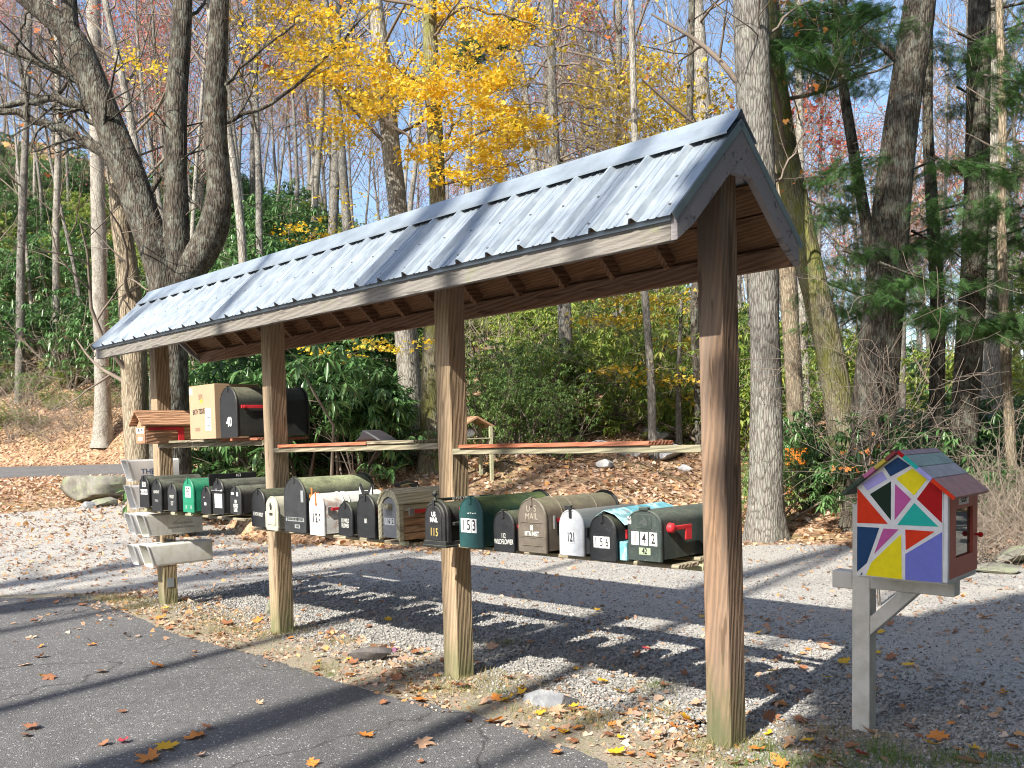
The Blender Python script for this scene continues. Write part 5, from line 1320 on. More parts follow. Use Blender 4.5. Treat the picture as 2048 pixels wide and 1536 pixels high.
# hero trunks read off the photograph: (x, y, width in px) at a depth
def hero(name, label, D, stems, bk, seed=0, limbs=(), kids=(), leaf=None, group=None, dD=None, ground=True, k=20):
    """stems: list of polylines [(x,y,w[,D])]; the first starts at the root"""
    r = np.random.default_rng(seed)
    x0, y0 = stems[0][0][:2]; base = at(x0, y0, D); gz = float(hgt(base[0], base[1]))
    root = empty(name, (base[0], base[1], gz), 0, label, 'tree', group)
    org = np.array([base[0], base[1], gz]); out = []; tips = []
    for si, st in enumerate(stems):
        P = []; R = []
        for q in st:
            d_ = q[3] if len(q) > 3 else D
            P.append(at(q[0], q[1], d_) - org); R.append(q[2] / F_PX * d_ / 2)
        if si == 0:
            P[0][2] = -.25
        d = P[-1] - P[-2]; d /= np.linalg.norm(d)         # goes on above the frame
        if P[-1][2] + gz > CAM_H + .40 * D:
            for j in range(4): d = d * .9 + np.array([0, 0, .12]); P.append(P[-1] + d * 1.6); R.append(R[-1] * .82)
        me_, ps, rr_ = trunk_mesh(P, R, BK[bk], k, seed + si, .07, si == 0)
        link('trunk' if si == 0 else 'stem', me_, root)
        nb = kids[si] if si < len(kids) else 6
        for i in range(nb):
            f = r.uniform(.35, .98); kk = min(len(ps) - 2, int(f * len(ps))); a = r.uniform(0, 6.28)
            grow(r, ps[kk], (math.cos(a), math.sin(a) * .8, r.uniform(.1, .9)), r.uniform(1.2, 3.0), rr_[kk] * .22, 2, out, tips, 6, .28, .12, 4, .8, .55, .25, .003)
    for lb in limbs:
        P = np.array([at(q[0], q[1], q[3] if len(q) > 3 else D) - org for q in lb]); R = np.array([q[2] / F_PX * D / 2 for q in lb])
        s = np.linspace(0, len(P) - 1, len(P) * 3); P2 = np.stack([np.interp(s, np.arange(len(P)), P[:, i]) for i in range(3)], -1); P2[1:-1] += r.normal(size=(len(P2) - 2, 3)) * .025
        R2 = np.interp(s, np.arange(len(P)), R); out.append((P2, R2, 8))
        for i in range(7):
            kk = r.integers(2, len(P2) - 1); dd = P2[kk] - P2[kk - 1]; dd /= np.linalg.norm(dd)
            grow(r, P2[kk], dd + r.normal(size=3) * .8, r.uniform(.5, 1.6), max(.004, R2[kk] * .4), 2, out, tips, 6, .3, .08, 4, .8, .5, .25, .0025)
    if out:
        V, F = tubes(out); link('branches', npmesh('branches', V, F, BK['twig'] if bk != 'dark' else BK['dark'], True), root)
    if leaf and tips:
        link('foliage', leaves_at(r, tips, leaf[0], leaf[1], LF[leaf[2]], 1.0, .1, LEAF6, LEAF6F), root)
    return root, org, tips
# three-stemmed maple behind the far post
hero('forked_tree', 'large dark tree forking into three heavy stems behind the far post', 15.0,
     [[(338, 1000, 92), (338, 700, 70), (340, 560, 74), (300, 470, 62), (255, 340, 66), (215, 240, 58), (180, 150, 52), (150, 70, 46), (60, 0, 40)],
      [(352, 560, 60), (353, 450, 52), (352, 330, 44), (352, 200, 42), (362, 90, 38), (366, -10, 36)],
      [(352, 570, 60), (400, 520, 62), (432, 450, 60), (442, 370, 48), (428, 290, 46), (430, 200, 44), (436, 90, 38), (440, -10, 36)],
      [(215, 250, 36), (160, 150, 34), (140, 60, 32), (138, -10, 30)]],
     'dark', 11, kids=(5, 5, 6, 6), leaf=(90, .09, 'orange'),
     limbs=[[(190, 190, 20), (160, 165, 18), (120, 145, 16), (60, 110, 14), (-20, 80, 12)], [(212, 240, 24), (175, 215, 20), (120, 200, 16), (60, 200, 14), (-20, 215, 12)], [(245, 335, 30), (200, 300, 24), (150, 270, 19), (80, 240, 15), (-20, 220, 13)],
            [(55, 240, 9), (50, 180, 8), (35, 110, 7), (40, 50, 6), (70, 0, 5)], [(435, 280, 12), (455, 240, 9), (540, 210, 7), (620, 150, 6), (700, 60, 4), (740, 20, 3)], [(432, 190, 8), (470, 150, 6), (560, 70, 4), (600, 30, 3)],
            [(420, 440, 10), (385, 400, 7), (330, 360, 5), (260, 300, 4)]])
hero('pale_tree', 'pale tan trunk leaning beside the forked tree', 16.0, [[(285, 985, 56), (272, 830, 50), (268, 700, 50), (258, 560, 42), (240, 430, 36), (228, 340, 26), (222, 240, 16)]], 'tan', 12, kids=(6,))
hero('birch_tree', 'white-barked straight trunk on the leafy bank by the far road', 41.5, [[(206, 868, 40), (204, 760, 28), (200, 600, 28), (196, 400, 27), (192, 200, 26), (186, -10, 25)]], 'pale', 13, kids=(10,))
hero('slim_tree', 'thin grey trunk among the rhododendrons at the left edge', 46, [[(34, 690, 18), (42, 500, 16), (50, 300, 14), (60, -10, 12)]], 'grey', 14, kids=(9,))
hero('slim_tree', 'pale thin trunk left of the white-barked one', 48, [[(108, 640, 14), (112, 450, 13), (118, 250, 12), (112, -10, 11)]], 'pale', 15, kids=(9,))
# the two trunks seen between second and third post, with the yellow crown
hero('sunlit_tree', 'sunlit pale grey trunk rising left of the yellow maple', 17.5, [[(838, 960, 60), (826, 850, 44), (815, 720, 46), (806, 560, 42), (798, 430, 38), (782, 300, 36), (768, 150, 34), (748, -10, 30)]], 'pale', 16, kids=(8,), leaf=(120, .10, 'orange'))
ymap, yorg, _ = hero('yellow_maple', 'maple full of golden yellow leaves above the shelter roof', 16.5,
     [[(862, 985, 62), (860, 860, 40), (862, 720, 36), (872, 560, 34), (876, 400, 34), (872, 300, 32), (862, 150, 30), (858, -10, 26)]], 'moss', 17, kids=(6,),
     limbs=[[(882, 320, 9), (900, 260, 7), (960, 200, 5), (1040, 150, 3)], [(880, 330, 8), (930, 280, 6), (1010, 240, 4), (1080, 250, 3)], [(868, 330, 8), (820, 280, 6), (740, 220, 5), (640, 140, 3)], [(868, 200, 8), (800, 130, 6), (700, 130, 4), (590, 120, 3)],
            [(860, 60, 9), (930, 10, 7), (1010, 30, 5), (1080, 60, 3)], [(866, 120, 7), (950, 150, 5), (1040, 160, 3)], [(878, 370, 6), (960, 350, 4), (1040, 320, 3)], [(856, 20, 8), (700, -20, 5), (560, 20, 3)]])
# crown in tiers of flat sprays
r = np.random.default_rng(71); C = []
tiers = [(650, 130, 80, 34, 900), (600, 105, 45, 22, 300), (720, 175, 90, 34, 1000), (620, 160, 60, 24, 350), (780, 160, 70, 30, 500), (700, 250, 70, 26, 500), (760, 205, 60, 24, 350), (830, 190, 60, 22, 350),
         (900, 170, 70, 30, 700), (980, 180, 80, 34, 1000), (1010, 150, 50, 20, 450), (950, 240, 90, 34, 1100), (1040, 240, 70, 30, 900), (1070, 270, 40, 22, 300), (900, 290, 60, 24, 500), (980, 300, 70, 22, 500), (890, 110, 50, 26, 400), (860, 20, 50, 24, 300),
         (930, 20, 80, 26, 700), (1010, 15, 90, 26, 900), (1070, 35, 50, 20, 450), (980, 60, 80, 20, 500), (1020, 80, 40, 16, 250), (600, 10, 90, 30, 700), (530, 30, 60, 28, 400), (680, 5, 70, 24, 400), (520, 70, 40, 14, 140), (700, 140, 120, 50, 500), (960, 130, 130, 40, 500), (580, 140, 30, 16, 150),
         (700, 262, 60, 12, 220), (890, 350, 50, 12, 200), (960, 330, 60, 14, 220), (1030, 345, 50, 16, 160), (940, 365, 50, 8, 150), (620, 470, 60, 10, 160), (680, 440, 50, 30, 90), (600, 455, 50, 20, 60), (700, 400, 40, 20, 50),
         (640, 695, 60, 12, 140), (740, 685, 60, 14, 160), (690, 715, 50, 10, 90), (830, 690, 40, 14, 60), (300, 125, 60, 14, 110), (260, 120, 30, 10, 50), (340, 135, 40, 8, 50)]
for x, y, rx, ry, n in tiers:
    D = 16.3 + r.uniform(-1.3, 1.3); c = at(x, y, D) - yorg
    n = int(n * .8)
    p = r.normal(size=(n, 3)) * .62
    sub_c = r.normal(size=(7, 3)) * np.array([.6, .8, .45]); p = p * np.array([.38, .5, .16]) + sub_c[r.integers(0, 7, n)]
    p = p * np.array([rx, 1.25 * rx, ry]) / F_PX * D
    p[:, 2] -= .10 * np.abs(p[:, 0])       # drooping ends
    C.append(c + p)
C = np.concatenate(C)
V, F = scatter(LEAF6, LEAF6F, C, rotmats(r, len(C), .6), .066 * r.uniform(.6, 1.3, len(C)))
link('foliage', npmesh('foliage', V, F, LF['yellow']), ymap)
tw = []
for i in range(420):
    a = C[r.integers(len(C))]; b0 = a + r.normal(size=3) * np.array([.35, .35, .12])
    tw.append((np.array([a, (a + b0) / 2 + r.normal(size=3) * .03, b0]), np.array([.004, .003, .002]), 3))
V, F = tubes(tw); link('twigs', npmesh('twigs', V, F, BK['twig'], True), ymap)
# dead conifer mid picture
cr, corg, _ = hero('dead_conifer', 'bare conifer with many thin horizontal limbs above the middle of the roof', 21, [[(1142, 960, 40), (1138, 850, 31), (1130, 640, 28), (1118, 450, 24), (1108, 300, 22), (1104, 150, 18), (1098, -10, 15)]], 'grey', 18, kids=(2,),
     limbs=[[(1104, 60 + k * 38, 5), (1104 + sg * 40, 50 + k * 38, 4), (1104 + sg * 85, 66 + k * 38, 3), (1104 + sg * 120, 60 + k * 40, 2)] for k in range(9) for sg in (-1, 1)])
C = np.concatenate([blob(r, 260, at(x, y, 21) - corg, w, .45, .2) for x, y, w in ((945, 100, .55), (930, 125, .40), (990, 85, .35), (1040, 45, .3))])
V, F = hemlock_spray(r, C, r.normal(size=C.shape) * np.array([1, 1, .2]), .22)
link('foliage', npmesh('foliage', V, F, LF['hemlock']), cr)
hero('slim_tree', 'thin speckled trunk seen between the third and front posts', 19, [[(1312, 1010, 22), (1304, 880, 18), (1303, 760, 17), (1294, 640, 15), (1288, 580, 15), (1270, 300, 13), (1262, -10, 12)]], 'pale', 19, kids=(8,), leaf=(260, .09, 'gold'))
hero('slim_tree', 'slender dark trunk just left of the front post', 20, [[(1402, 960, 20), (1398, 800, 18), (1388, 640, 18), (1392, 560, 16), (1378, 300, 14), (1384, -10, 13)]], 'dark', 20, kids=(9,), leaf=(300, .09, 'gold'))
# big trunks at the right
hero('great_tree', 'massive straight grey trunk directly behind the front post', 13.4, [[(1534, 1092, 92), (1532, 1000, 68), (1532, 800, 60), (1530, 640, 58), (1526, 530, 62), (1520, 360, 62), (1508, 200, 66), (1502, 60, 68), (1498, -20, 68)]], 'grey', 21, kids=(5,), leaf=(60, .09, 'orange'), k=28,
     limbs=[[(1530, 80, 6), (1580, 20, 5), (1640, -10, 4)], [(1540, 380, 5), (1580, 330, 4), (1620, 230, 3)]])
hero('leaning_tree', 'mossy trunk leaning left behind the roof gable', 14.6, [[(1712, 1085, 70), (1700, 950, 62), (1684, 850, 60), (1660, 700, 56), (1635, 600, 54), (1606, 480, 52), (1575, 330, 46), (1552, 150, 38), (1540, -10, 32)]], 'moss', 22, kids=(7,), leaf=(60, .08, 'orange'))
hero('split_tree', 'thick ridged trunk with a split top behind the library box', 13.6, [[(1738, 1080, 110), (1742, 900, 86), (1752, 750, 84), (1770, 600, 76), (1782, 420, 72), (1796, 300, 66), (1812, 180, 62), (1832, 60, 62), (1842, -20, 58)], [(1800, 320, 34), (1812, 200, 32), (1838, 100, 30), (1858, 0, 26)]], 'dark', 23, kids=(6, 4), k=26)
hero('dark_tree', 'dark trunk right of the library roof with hemlock foliage round it', 15.5, [[(1918, 1010, 66), (1925, 900, 54), (1935, 750, 52), (1945, 600, 50), (1952, 420, 46), (1956, 200, 44), (1960, -10, 40)]], 'dark', 24, kids=(8,))
hero('pale_tree', 'pale stout trunk at the right edge behind the dark one', 19.0, [[(1975, 960, 60), (1978, 800, 54), (1982, 600, 50), (1988, 400, 46), (1978, 200, 44), (1968, -10, 40)]], 'pale', 25, kids=(6,))
hero('slim_tree', 'slim dark stem leaning among hemlock boughs at the upper right', 15.0, [[(1790, 1010, 34), (1768, 760, 26), (1742, 500, 24), (1715, 350, 22), (1690, 200, 20), (1676, 100, 18), (1668, -10, 16)]], 'dark', 26, kids=(8,))
hero('slim_tree', 'grey trunk in the gap between the split trunk and the dark trunk', 27.0, [[(1802, 880, 20), (1802, 760, 18), (1804, 600, 16), (1812, 300, 14), (1815, -10, 12)]], 'grey', 27, kids=(7,))
hero('slim_tree', 'white slim trunk right of the massive grey one', 24.0, [[(1617, 960, 20), (1612, 800, 17), (1605, 620, 16), (1600, 300, 15), (1596, -10, 14)]], 'pale', 28, kids=(7,))
hero('slim_tree', 'curving brown branchy stem at the far right edge', 14.0, [[(2030, 1010, 22), (2010, 700, 18), (2002, 450, 17), (2006, 250, 15), (1998, -10, 13)]], 'tan', 29, kids=(9,))
hero('pale_tree', 'whitish trunk left of the massive trunk at the top of the picture', 24.0, [[(1440, 850, 34), (1425, 500, 32), (1405, 180, 28), (1392, -10, 26)]], 'pale', 30, kids=(7,), leaf=(500, .10, 'gold'))
hero('pale_tree', 'sandy trunk close behind the massive trunk, upper right', 19.0, [[(1600, 900, 34), (1572, 500, 34), (1556, 200, 32), (1545, -10, 30)]], 'tan', 36, kids=(5,))
# golden-brown leafy young tree over the roof, and others in the sunny woods
def leafy(label, D, x, y0, clusters, mat, size, seed, n, bk='grey', w=14):
    ys = min(c[1] for c in clusters)
    rt_, org, _ = hero('young_tree', label, D, [[(x, y0, w), (x - 4, (y0 + ys) / 2, w * .8), (x + 3, ys, w * .4)]], bk, seed, kids=(6,))
    r = np.random.default_rng(seed)
    C = np.concatenate([at(cx, cy, D + r.uniform(-1, 1)) - org + r.normal(size=(int(n * rx * ry / 2500), 3)) * .5 * np.array([rx, rx, ry]) / F_PX * D for cx, cy, rx, ry in clusters])
    V, F = scatter(LEAF6, LEAF6F, C, rotmats(r, len(C), .7), size * r.uniform(.6, 1.3, len(C)))
    link('foliage', npmesh('foliage', V, F, LF[mat]), rt_)
    tw = []
    for i in range(200):
        a = C[r.integers(len(C))]; b0 = a + r.normal(size=3) * .5; tw.append((np.array([a, (a + b0) / 2 + r.normal(size=3) * .05, b0]), np.array([.006, .005, .003]), 3))
    V, F = tubes(tw); link('twigs', npmesh('twigs', V, F, BK['twig'], True), rt_)
leafy('young tree with golden brown leaves above the roof ridge', 24, 1235, 900, [(1250, 190, 90, 60), (1330, 250, 90, 70), (1220, 280, 70, 50), (1400, 200, 60, 60), (1300, 130, 60, 40), (1180, 180, 40, 50)], 'gold', .10, 81, 330)
leafy('low tree with yellow leaf sprays seen under the roof near the front post', 20, 1360, 960, [(1280, 640, 110, 18), (1330, 600, 90, 14), (1240, 600, 60, 12), (1240, 740, 70, 10), (1330, 760, 80, 14), (1370, 690, 60, 16), (1200, 640, 60, 10), (1420, 600, 30, 40), (1380, 800, 60, 20)], 'gold', .085, 82, 420)
leafy('small red-leaved tree glowing between the trunks right of the gable', 30, 1640, 900, [(1640, 250, 60, 60), (1680, 300, 50, 40), (1610, 200, 40, 50), (1650, 360, 50, 30)], 'red', .13, 83, 150)
leafy('orange-pink leaved tree at the right behind the hemlock', 34, 1880, 900, [(1870, 370, 70, 50), (1920, 330, 50, 50), (1840, 420, 50, 40)], 'pink', .15, 84, 170)
leafy('reddish tree top right of the bare conifer', 34, 1190, 900, [(1170, 20, 60, 30), (1220, 60, 40, 40), (1140, 170, 30, 40)], 'red', .13, 85, 120)
leafy('yellow-green leafy tree low at the far right edge', 22, 2020, 960, [(2010, 650, 50, 60), (2040, 560, 30, 60), (1990, 760, 50, 40), (2040, 820, 40, 50)], 'rhodo_lit', .09, 86, 500)
# hemlock boughs at upper right
r = np.random.default_rng(91)
hm = empty('hemlock', tuple(at(1870, 1040, 15.2)[:2]) + (float(hgt(*at(1870, 1040, 15.2)[:2])),), 0, 'dark green hemlock with drooping feathery boughs at the upper right', 'tree')
horg = np.array(hm.location)
me_, ps, rr_ = trunk_mesh([np.array([0, 0, -.3]), np.array([.1, 0, 3.]), np.array([0, .1, 6.]), np.array([.1, 0, 11.])], [.13, .11, .08, .03], BK['dark'], 12, 5)
link('trunk', me_, hm)
bough = [(1680, 40, 70, 24), (1640, 80, 60, 22), (1720, 90, 80, 24), (1660, 120, 60, 24), (1700, 140, 70, 20), (1600, 60, 40, 24), (1620, 20, 50, 18), (1740, 40, 40, 20), (1640, 150, 40, 16), (1970, 90, 50, 20), (2010, 60, 40, 24), (1960, 200, 50, 24), (2020, 160, 40, 30), (1940, 140, 30, 18), (1985, 330, 50, 20),
         (1800, 350, 60, 14), (1880, 420, 80, 16), (1800, 480, 80, 18), (1900, 500, 90, 20), (1760, 520, 60, 20), (1980, 480, 70, 22), (1850, 560, 90, 20), (1720, 590, 70, 20), (1940, 590, 80, 20), (2020, 540, 50, 20), (1780, 620, 70, 16), (1880, 640, 60, 16), (1700, 640, 50, 16), (1970, 660, 60, 14), (1660, 420, 40, 20), (1690, 330, 40, 20), (1640, 350, 30, 14), (2030, 420, 40, 30), (2030, 640, 40, 20), (1740, 440, 40, 14), (1900, 330, 30, 12)]
Cs = []; Ds = []; tw = []
for x, y, rx, ry in bough:
    D = r.uniform(12.6, 16.5); c = at(x, y, D) - horg; n = int(rx * ry / 3.6)
    hd_ = r.choice([-1, 1]); ax = np.array([hd_, r.normal() * .5, -.25]); ax /= np.linalg.norm(ax)
    sc_ = r.normal(size=(7, 3)) * .85; p = (sc_[r.integers(0, 7, n)] + r.normal(size=(n, 3)) * np.array([.42, .42, .3])) * np.array([rx, rx * .8, ry]) / F_PX * D
    Cs.append(c + p); Ds.append(np.tile(ax, (n, 1)) * .6 + r.normal(size=(n, 3)) * np.array([.75, .75, .35]) - np.array([0, 0, .25]))
    L_ = rx / F_PX * D * 1.2; q = c - ax * L_
    tw.append((np.array([q + (0, 0, .05), c, c + ax * L_ * .8 - (0, 0, .1)]), np.array([.022, .014, .004]), 5))
    for i in range(10):
        s_ = r.uniform(-.9, .8); b0 = c + ax * L_ * s_; e_ = b0 + (ax * .4 + r.normal(size=3) * .5) * .6; tw.append((np.array([b0, (b0 + e_) / 2 + r.normal(size=3) * .04, e_]), np.array([.006, .004, .002]), 3))
C = np.concatenate(Cs); Dd = np.concatenate(Ds)
V, F = hemlock_spray(r, C, Dd, .17); link('foliage', npmesh('foliage', V, F, LF['hemlock']), hm)
V, F = tubes(tw); link('branches', npmesh('branches', V, F, BK['dark'], True), hm)
# sapling with a few copper leaves left of the library roof
sp_, sorg, tips = hero('beech_sapling', 'thin sapling with a few curled copper leaves left of the library roof', 8.2, [[(1760, 1090, 6), (1745, 1000, 5), (1735, 930, 4), (1720, 870, 3)]], 'grey', 95, kids=(0,),
    limbs=[[(1742, 960, 3), (1720, 930, 2), (1680, 930, 1.5), (1662, 945, 1)], [(1738, 930, 3), (1750, 890, 2), (1745, 865, 1.5)], [(1740, 940, 3), (1770, 900, 2), (1790, 870, 1)]])
r = np.random.default_rng(96)
C = np.array([at(x + r.normal() * 4, y + r.normal() * 4, 8.2 + r.normal() * .1) for x, y in [(1663, 942), (1672, 938), (1682, 932), (1688, 935), (1697, 940), (1703, 932), (1712, 938), (1720, 905), (1728, 895), (1733, 912), (1735, 925), (1745, 870), (1740, 880), (1690, 903), (1682, 908), (1705, 895), (1752, 888)]]) - sorg
V, F = scatter(LEAF6, LEAF6F, C, rotmats(r, len(C), 1.5), .055 * r.uniform(.7, 1.2, len(C)))
link('foliage', npmesh('foliage', V, F, LF['orange']), sp_)
# trees behind the camera whose shadows fall over the road, roof and library
def shadow_tree(x, y, L, w, seed, z=0.0, leaf=0, label='bare tree across the road, out of view behind the viewer', H=24):
    g = onz(x, y) if y > 900 else None
    base = g if z == 0 else g
    B = base - LDIR * (L / math.hypot(LDIR[0], LDIR[1])); 
    return far_tree_at(B[0], B[1], w, seed, leaf, label, H)
def far_tree_at(X, Y, w, seed, leaf, label, H=24, c0=.74):
    p = far_tree(seed, H, w, leaf, LF['orange'] if leaf else None, 'grey', crown0=c0, size=.16, lean=.008)
    r_ = empty('roadside_tree', (X, Y, 0), 0, label, 'tree', 'trees across the road behind the viewer')
    for nm_, me_ in zip(('trunk', 'branches', 'foliage'), p):
        if me_: link(nm_, me_, r_)
LDIR_h = np.array([LDIR[0], LDIR[1]]) / math.hypot(LDIR[0], LDIR[1])
# --- the shade casters are placed by the ground point their trunk shadow crosses and their distance upstream
SHADE = [(-9.55, 4.7, 17, .40, 503), (-4.85, 3.4, 17, .34, 504), (-3.40, 3.8, 18, .10, 505), (-2.62, 4.4, 15, .13, 507), (-5.45, 7.8, 18, .12, 509), (-2.95, 8.4, 20, .09, 510), (-11.6, 6.1, 20, .35, 511), (-7.1, 4.4, 20, .16, 512), (-10.4, 5, 19, .14, 513)]
for la_, al_, L_, w_, sd_ in SHADE:
    B_ = np.array([LDIR_h[1], -LDIR_h[0]]) * la_ + LDIR_h * (al_ - L_)
    far_tree_at(B_[0], B_[1], w_, sd_, 0, 'tall tree across the road, standing out of view behind the camera', 30, .25 if sd_ in (511,) else (.5 if sd_ in (0,) else .74))


# evergreen across the road that keeps the library box and the right-hand drive in shade
r = np.random.default_rng(77)
tg = np.array([3.14, 4.62, .9]); kk_ = 15.5; cen = tg - LDIR * kk_
ev = empty('roadside_evergreen', (cen[0], cen[1], 0), 0, 'dense evergreen across the road, standing out of view, shading the painted library box', 'tree')
me_, ps, rr_ = trunk_mesh([np.array([0, 0, -.3]), np.array([0, 0, 5.]), np.array([.1, 0, 10.]), np.array([0, 0, cen[2] + 4])], [.22, .18, .12, .03], BK['dark'], 12, 8)
link('trunk', me_, ev)
pr_ = np.array([-LDIR_h[1], LDIR_h[0], 0]); pr_ = -pr_
n_ = 15000; q = r.normal(size=(n_, 3)); q /= np.linalg.norm(q, axis=1)[:, None]; q *= (r.uniform(.2, 1, n_) ** .4)[:, None]
C = q[:, :1] * pr_ * 1.75 + q[:, 1:2] * np.array([LDIR_h[0], LDIR_h[1], 0]) * 2.2 + q[:, 2:3] * np.array([0, 0, 2.6]) + np.array([0, 0, cen[2]])
V, F = scatter(LEAF2, LEAF2F, C, rotmats(r, n_, 1.0), .23 * r.uniform(.6, 1.2, n_)); link('foliage', npmesh('foliage', V, F, LF['hemlock']), ev)
# unseen dense evergreens added round the clearing to hold back sky light
def dense_ever(seed, H=15):
    r = np.random.default_rng(seed)
    me_, ps, rr_ = trunk_mesh([np.array([0, 0, -.3]), np.array([0, 0, H * .5]), np.array([0, 0, H])], [.25, .16, .04], BK['dark'], 10, seed)
    z = r.uniform(.06, 1, 5200) ** .8; a = r.uniform(0, 6.28, 5200); R_ = (1 - z) * 3.4 * r.uniform(.3, 1, 5200) ** .5 + .2
    C = np.stack([np.cos(a) * R_, np.sin(a) * R_, z * H], -1); V, F = scatter(LEAF2, LEAF2F, C, rotmats(r, 5200, 1.0), .5 * r.uniform(.6, 1.2, 5200))
    return me_, None, npmesh('foliage', V, F, LF['hemlock'])
DE = [dense_ever(901), dense_ever(902, 18)]
rr3 = np.random.default_rng(12); put = []
for k in range(900):
    X, Y = rr3.uniform(-34, 30), rr3.uniform(-32, 16)
    la_ = LDIR_h[1] * X - LDIR_h[0] * Y
    if -15.5 < la_ < 2.6 or X * X + Y * Y < 60: continue
    if Y > 2 and abs(X) < Y * .62 + 5.5: continue
    if la_ < 0 and Y > -9: continue
    if any((X - a) ** 2 + (Y - b) ** 2 < 19 for a, b in put): continue
    put.append((X, Y)); place_tree(DE[k % 2], X, Y, rr3.uniform(.8, 1.25), 'dense dark evergreen added out of view round the clearing to block sky light', 'added evergreens blocking sky light', 'sky_blocking_evergreen')


# ------------------------------------------------------------------ rocks
def rock(name, label, X, Y, sx, sy, sz, mat, seed, rz=0, sink=.2, group=None, sub_=4, cut=.92, nz=1.0):
    r = np.random.default_rng(seed)
    bm_ = bmesh.new(); bmesh.ops.create_icosphere(bm_, subdivisions=sub_, radius=1)
    V = np.array([v.co[:] for v in bm_.verts])
    for k in range(9):            # planar cuts make facets
        n_ = r.normal(size=3); n_ /= np.linalg.norm(n_); d = r.uniform(.38, .78); h_ = V @ n_ - d; V = V - np.where(h_ > 0, h_, 0)[:, None] * n_ * cut
    V *= (1 + nz * (.07 * vnoise(V * 1.5, seed) + .03 * vnoise(V * 5, seed + 1)))[:, None]
    for v, c in zip(bm_.verts, V): v.co = (c[0] * sx, c[1] * sy, c[2] * sz)
    me_ = bpy.data.meshes.new(name); bm_.to_mesh(me_); bm_.free(); me_.materials.append(mat)
    me_.polygons.foreach_set('use_smooth', np.ones(len(me_.polygons), bool)); me_.set_sharp_from_angle(angle=rad(28))
    o_ = link(name, me_); o_.location = (X, Y, float(hgt(X, Y)) + sz * (1 - sink) * .62); o_.rotation_euler = (0, 0, rz)
    tag(o_, label, 'rock', group); return o_
def rpx(x, y, D): return ((x - 1024) / F_PX * D, D)
rock('boulder', 'big mossy boulder beside the drive left of the newspaper tubes', *rpx(185, 985, 21.5), .86, .7, .50, M['rock'], 1, .3, .15, sub_=4)
rock('boulder', 'small grey boulder low against the left big one', *rpx(212, 1000, 20.3), .34, .3, .16, M['rock'], 2, .5)
rock('boulder', 'dark small rock at the foot of the big boulder', *rpx(178, 1003, 19.9), .16, .14, .12, M['rock_grey'], 3)
rock('stone', 'flat grey-blue stone on the verge by the asphalt edge', .18, 5.42, .19, .11, .062, M['rock_grey'], 15, -.25, .1, cut=1.0, nz=.35)
rock('stone', 'long dark stone half buried on the verge left of the third post', *onz(742, 1322)[:2], .20, .085, .065, M['rock_dark'], 5, .25, .2, cut=1.0, nz=.5)
rock('stone', 'brown stone leaning against the foot of the second post', *onz(541, 1228)[:2], .06, .06, .12, M['rock'], 6, .25, .3)
for i, (x, D, w) in enumerate(((1270, 18.6, .42), (1340, 19.0, .40), (1372, 18.3, .20), (1310, 20.5, .35), (1195, 19.5, .3), (725, 21, .45), (1215, 17.4, .22))):
    rock('boulder', ['pale boulder in the leaf bank under the yellow sprays', 'pale flat boulder in the bank near the front post', 'small pale rock right of the flat boulder', 'pale boulder behind the two flat ones on the bank', 'pale boulder left of the others on the bank', 'pale boulder between the second and third posts', 'low pale rock in the leaves of the bank'][i], *rpx(x, 0, D), w, w * .7, w * .5, M['rock_pale'], 20 + i, i)
rock('boulder', 'brown sloping boulder at the right edge of the drive', *rpx(2035, 0, 10.6), .42, .35, .16, M['rock'], 31, .4)
rock('boulder', 'low brown rock among leaves right of the library box', *rpx(2000, 0, 9.9), .30, .2, .07, M['rock'], 32, .2)
for i, (x, y) in enumerate([(1035, 1455), (1160, 1405), (1240, 1440), (880, 1300), (650, 1300)]):
    pass
# kiosk far behind, orange safety mesh
kx, ky = rpx(946, 0, 15.9); kz = float(hgt(kx, ky))
kk = empty('shelter_kiosk', (kx, ky, kz), .5, 'tiny open wooden shelter on the bank just right of the third post', 'shelter')
kk.scale = (.5, .5, .5); kh = (at(950, 889, 15.9)[2] - kz) / .5
m_ = MB(); m_.extr([(-.62, kh + .62), (0, kh + .95), (.62, kh + .62), (.62, kh + .56), (0, kh + .88), (-.62, kh + .56)], -.45, .45, lambda p, q, t_: (p, t_, q)); m_.build('roof', M['cedar'], kk)
for sx in (-.5, .5):
    for sy in (-.4, .4): m_ = MB(); m_.box(sx - .05, sx + .05, sy - .05, sy + .05, -.3, kh + .62); m_.build('post', M['greenwood'], kk)
m_ = MB(); m_.box(-.5, .5, -.44, .44, kh + .18, kh + .22); m_.build('shelf', M['greenwood'], kk)
sb = MB(); sb.ball((0, 0, 0), .2, 10, 8, (1, .8, .8)); o_ = sb.build('white_sack', plain('white_sack', (.75, .75, .75), .7), None, smooth=True); o_.scale = (.5, .5, .5); o_.location = (kx - .05, ky - .05, kz + kh * .5 + .19); tag(o_, 'white sack lying under the little far shelter', 'sack')
nv_ = MB(); gpx, gpy = rpx(1578, 0, 15.5); 
V = []; F = []
for i in range(15):
    nv_.box(i * .02 * 1.0 - .004, i * .02 + .004, -.002, .002, 0, .62)
for j in range(17): nv_.box(-.004, .286, -.0025, .0025, j * .038, j * .038 + .009)
o_ = nv_.build('safety_netting', plain('orange_plastic_mesh', (.80, .22, .02), .6), None); o_.location = (gpx - .05, gpy, float(hgt(gpx, gpy)) + .15); o_.scale = (1.3, 1, 1.35); tag(o_, 'strip of orange safety netting beside the massive trunk', 'netting')
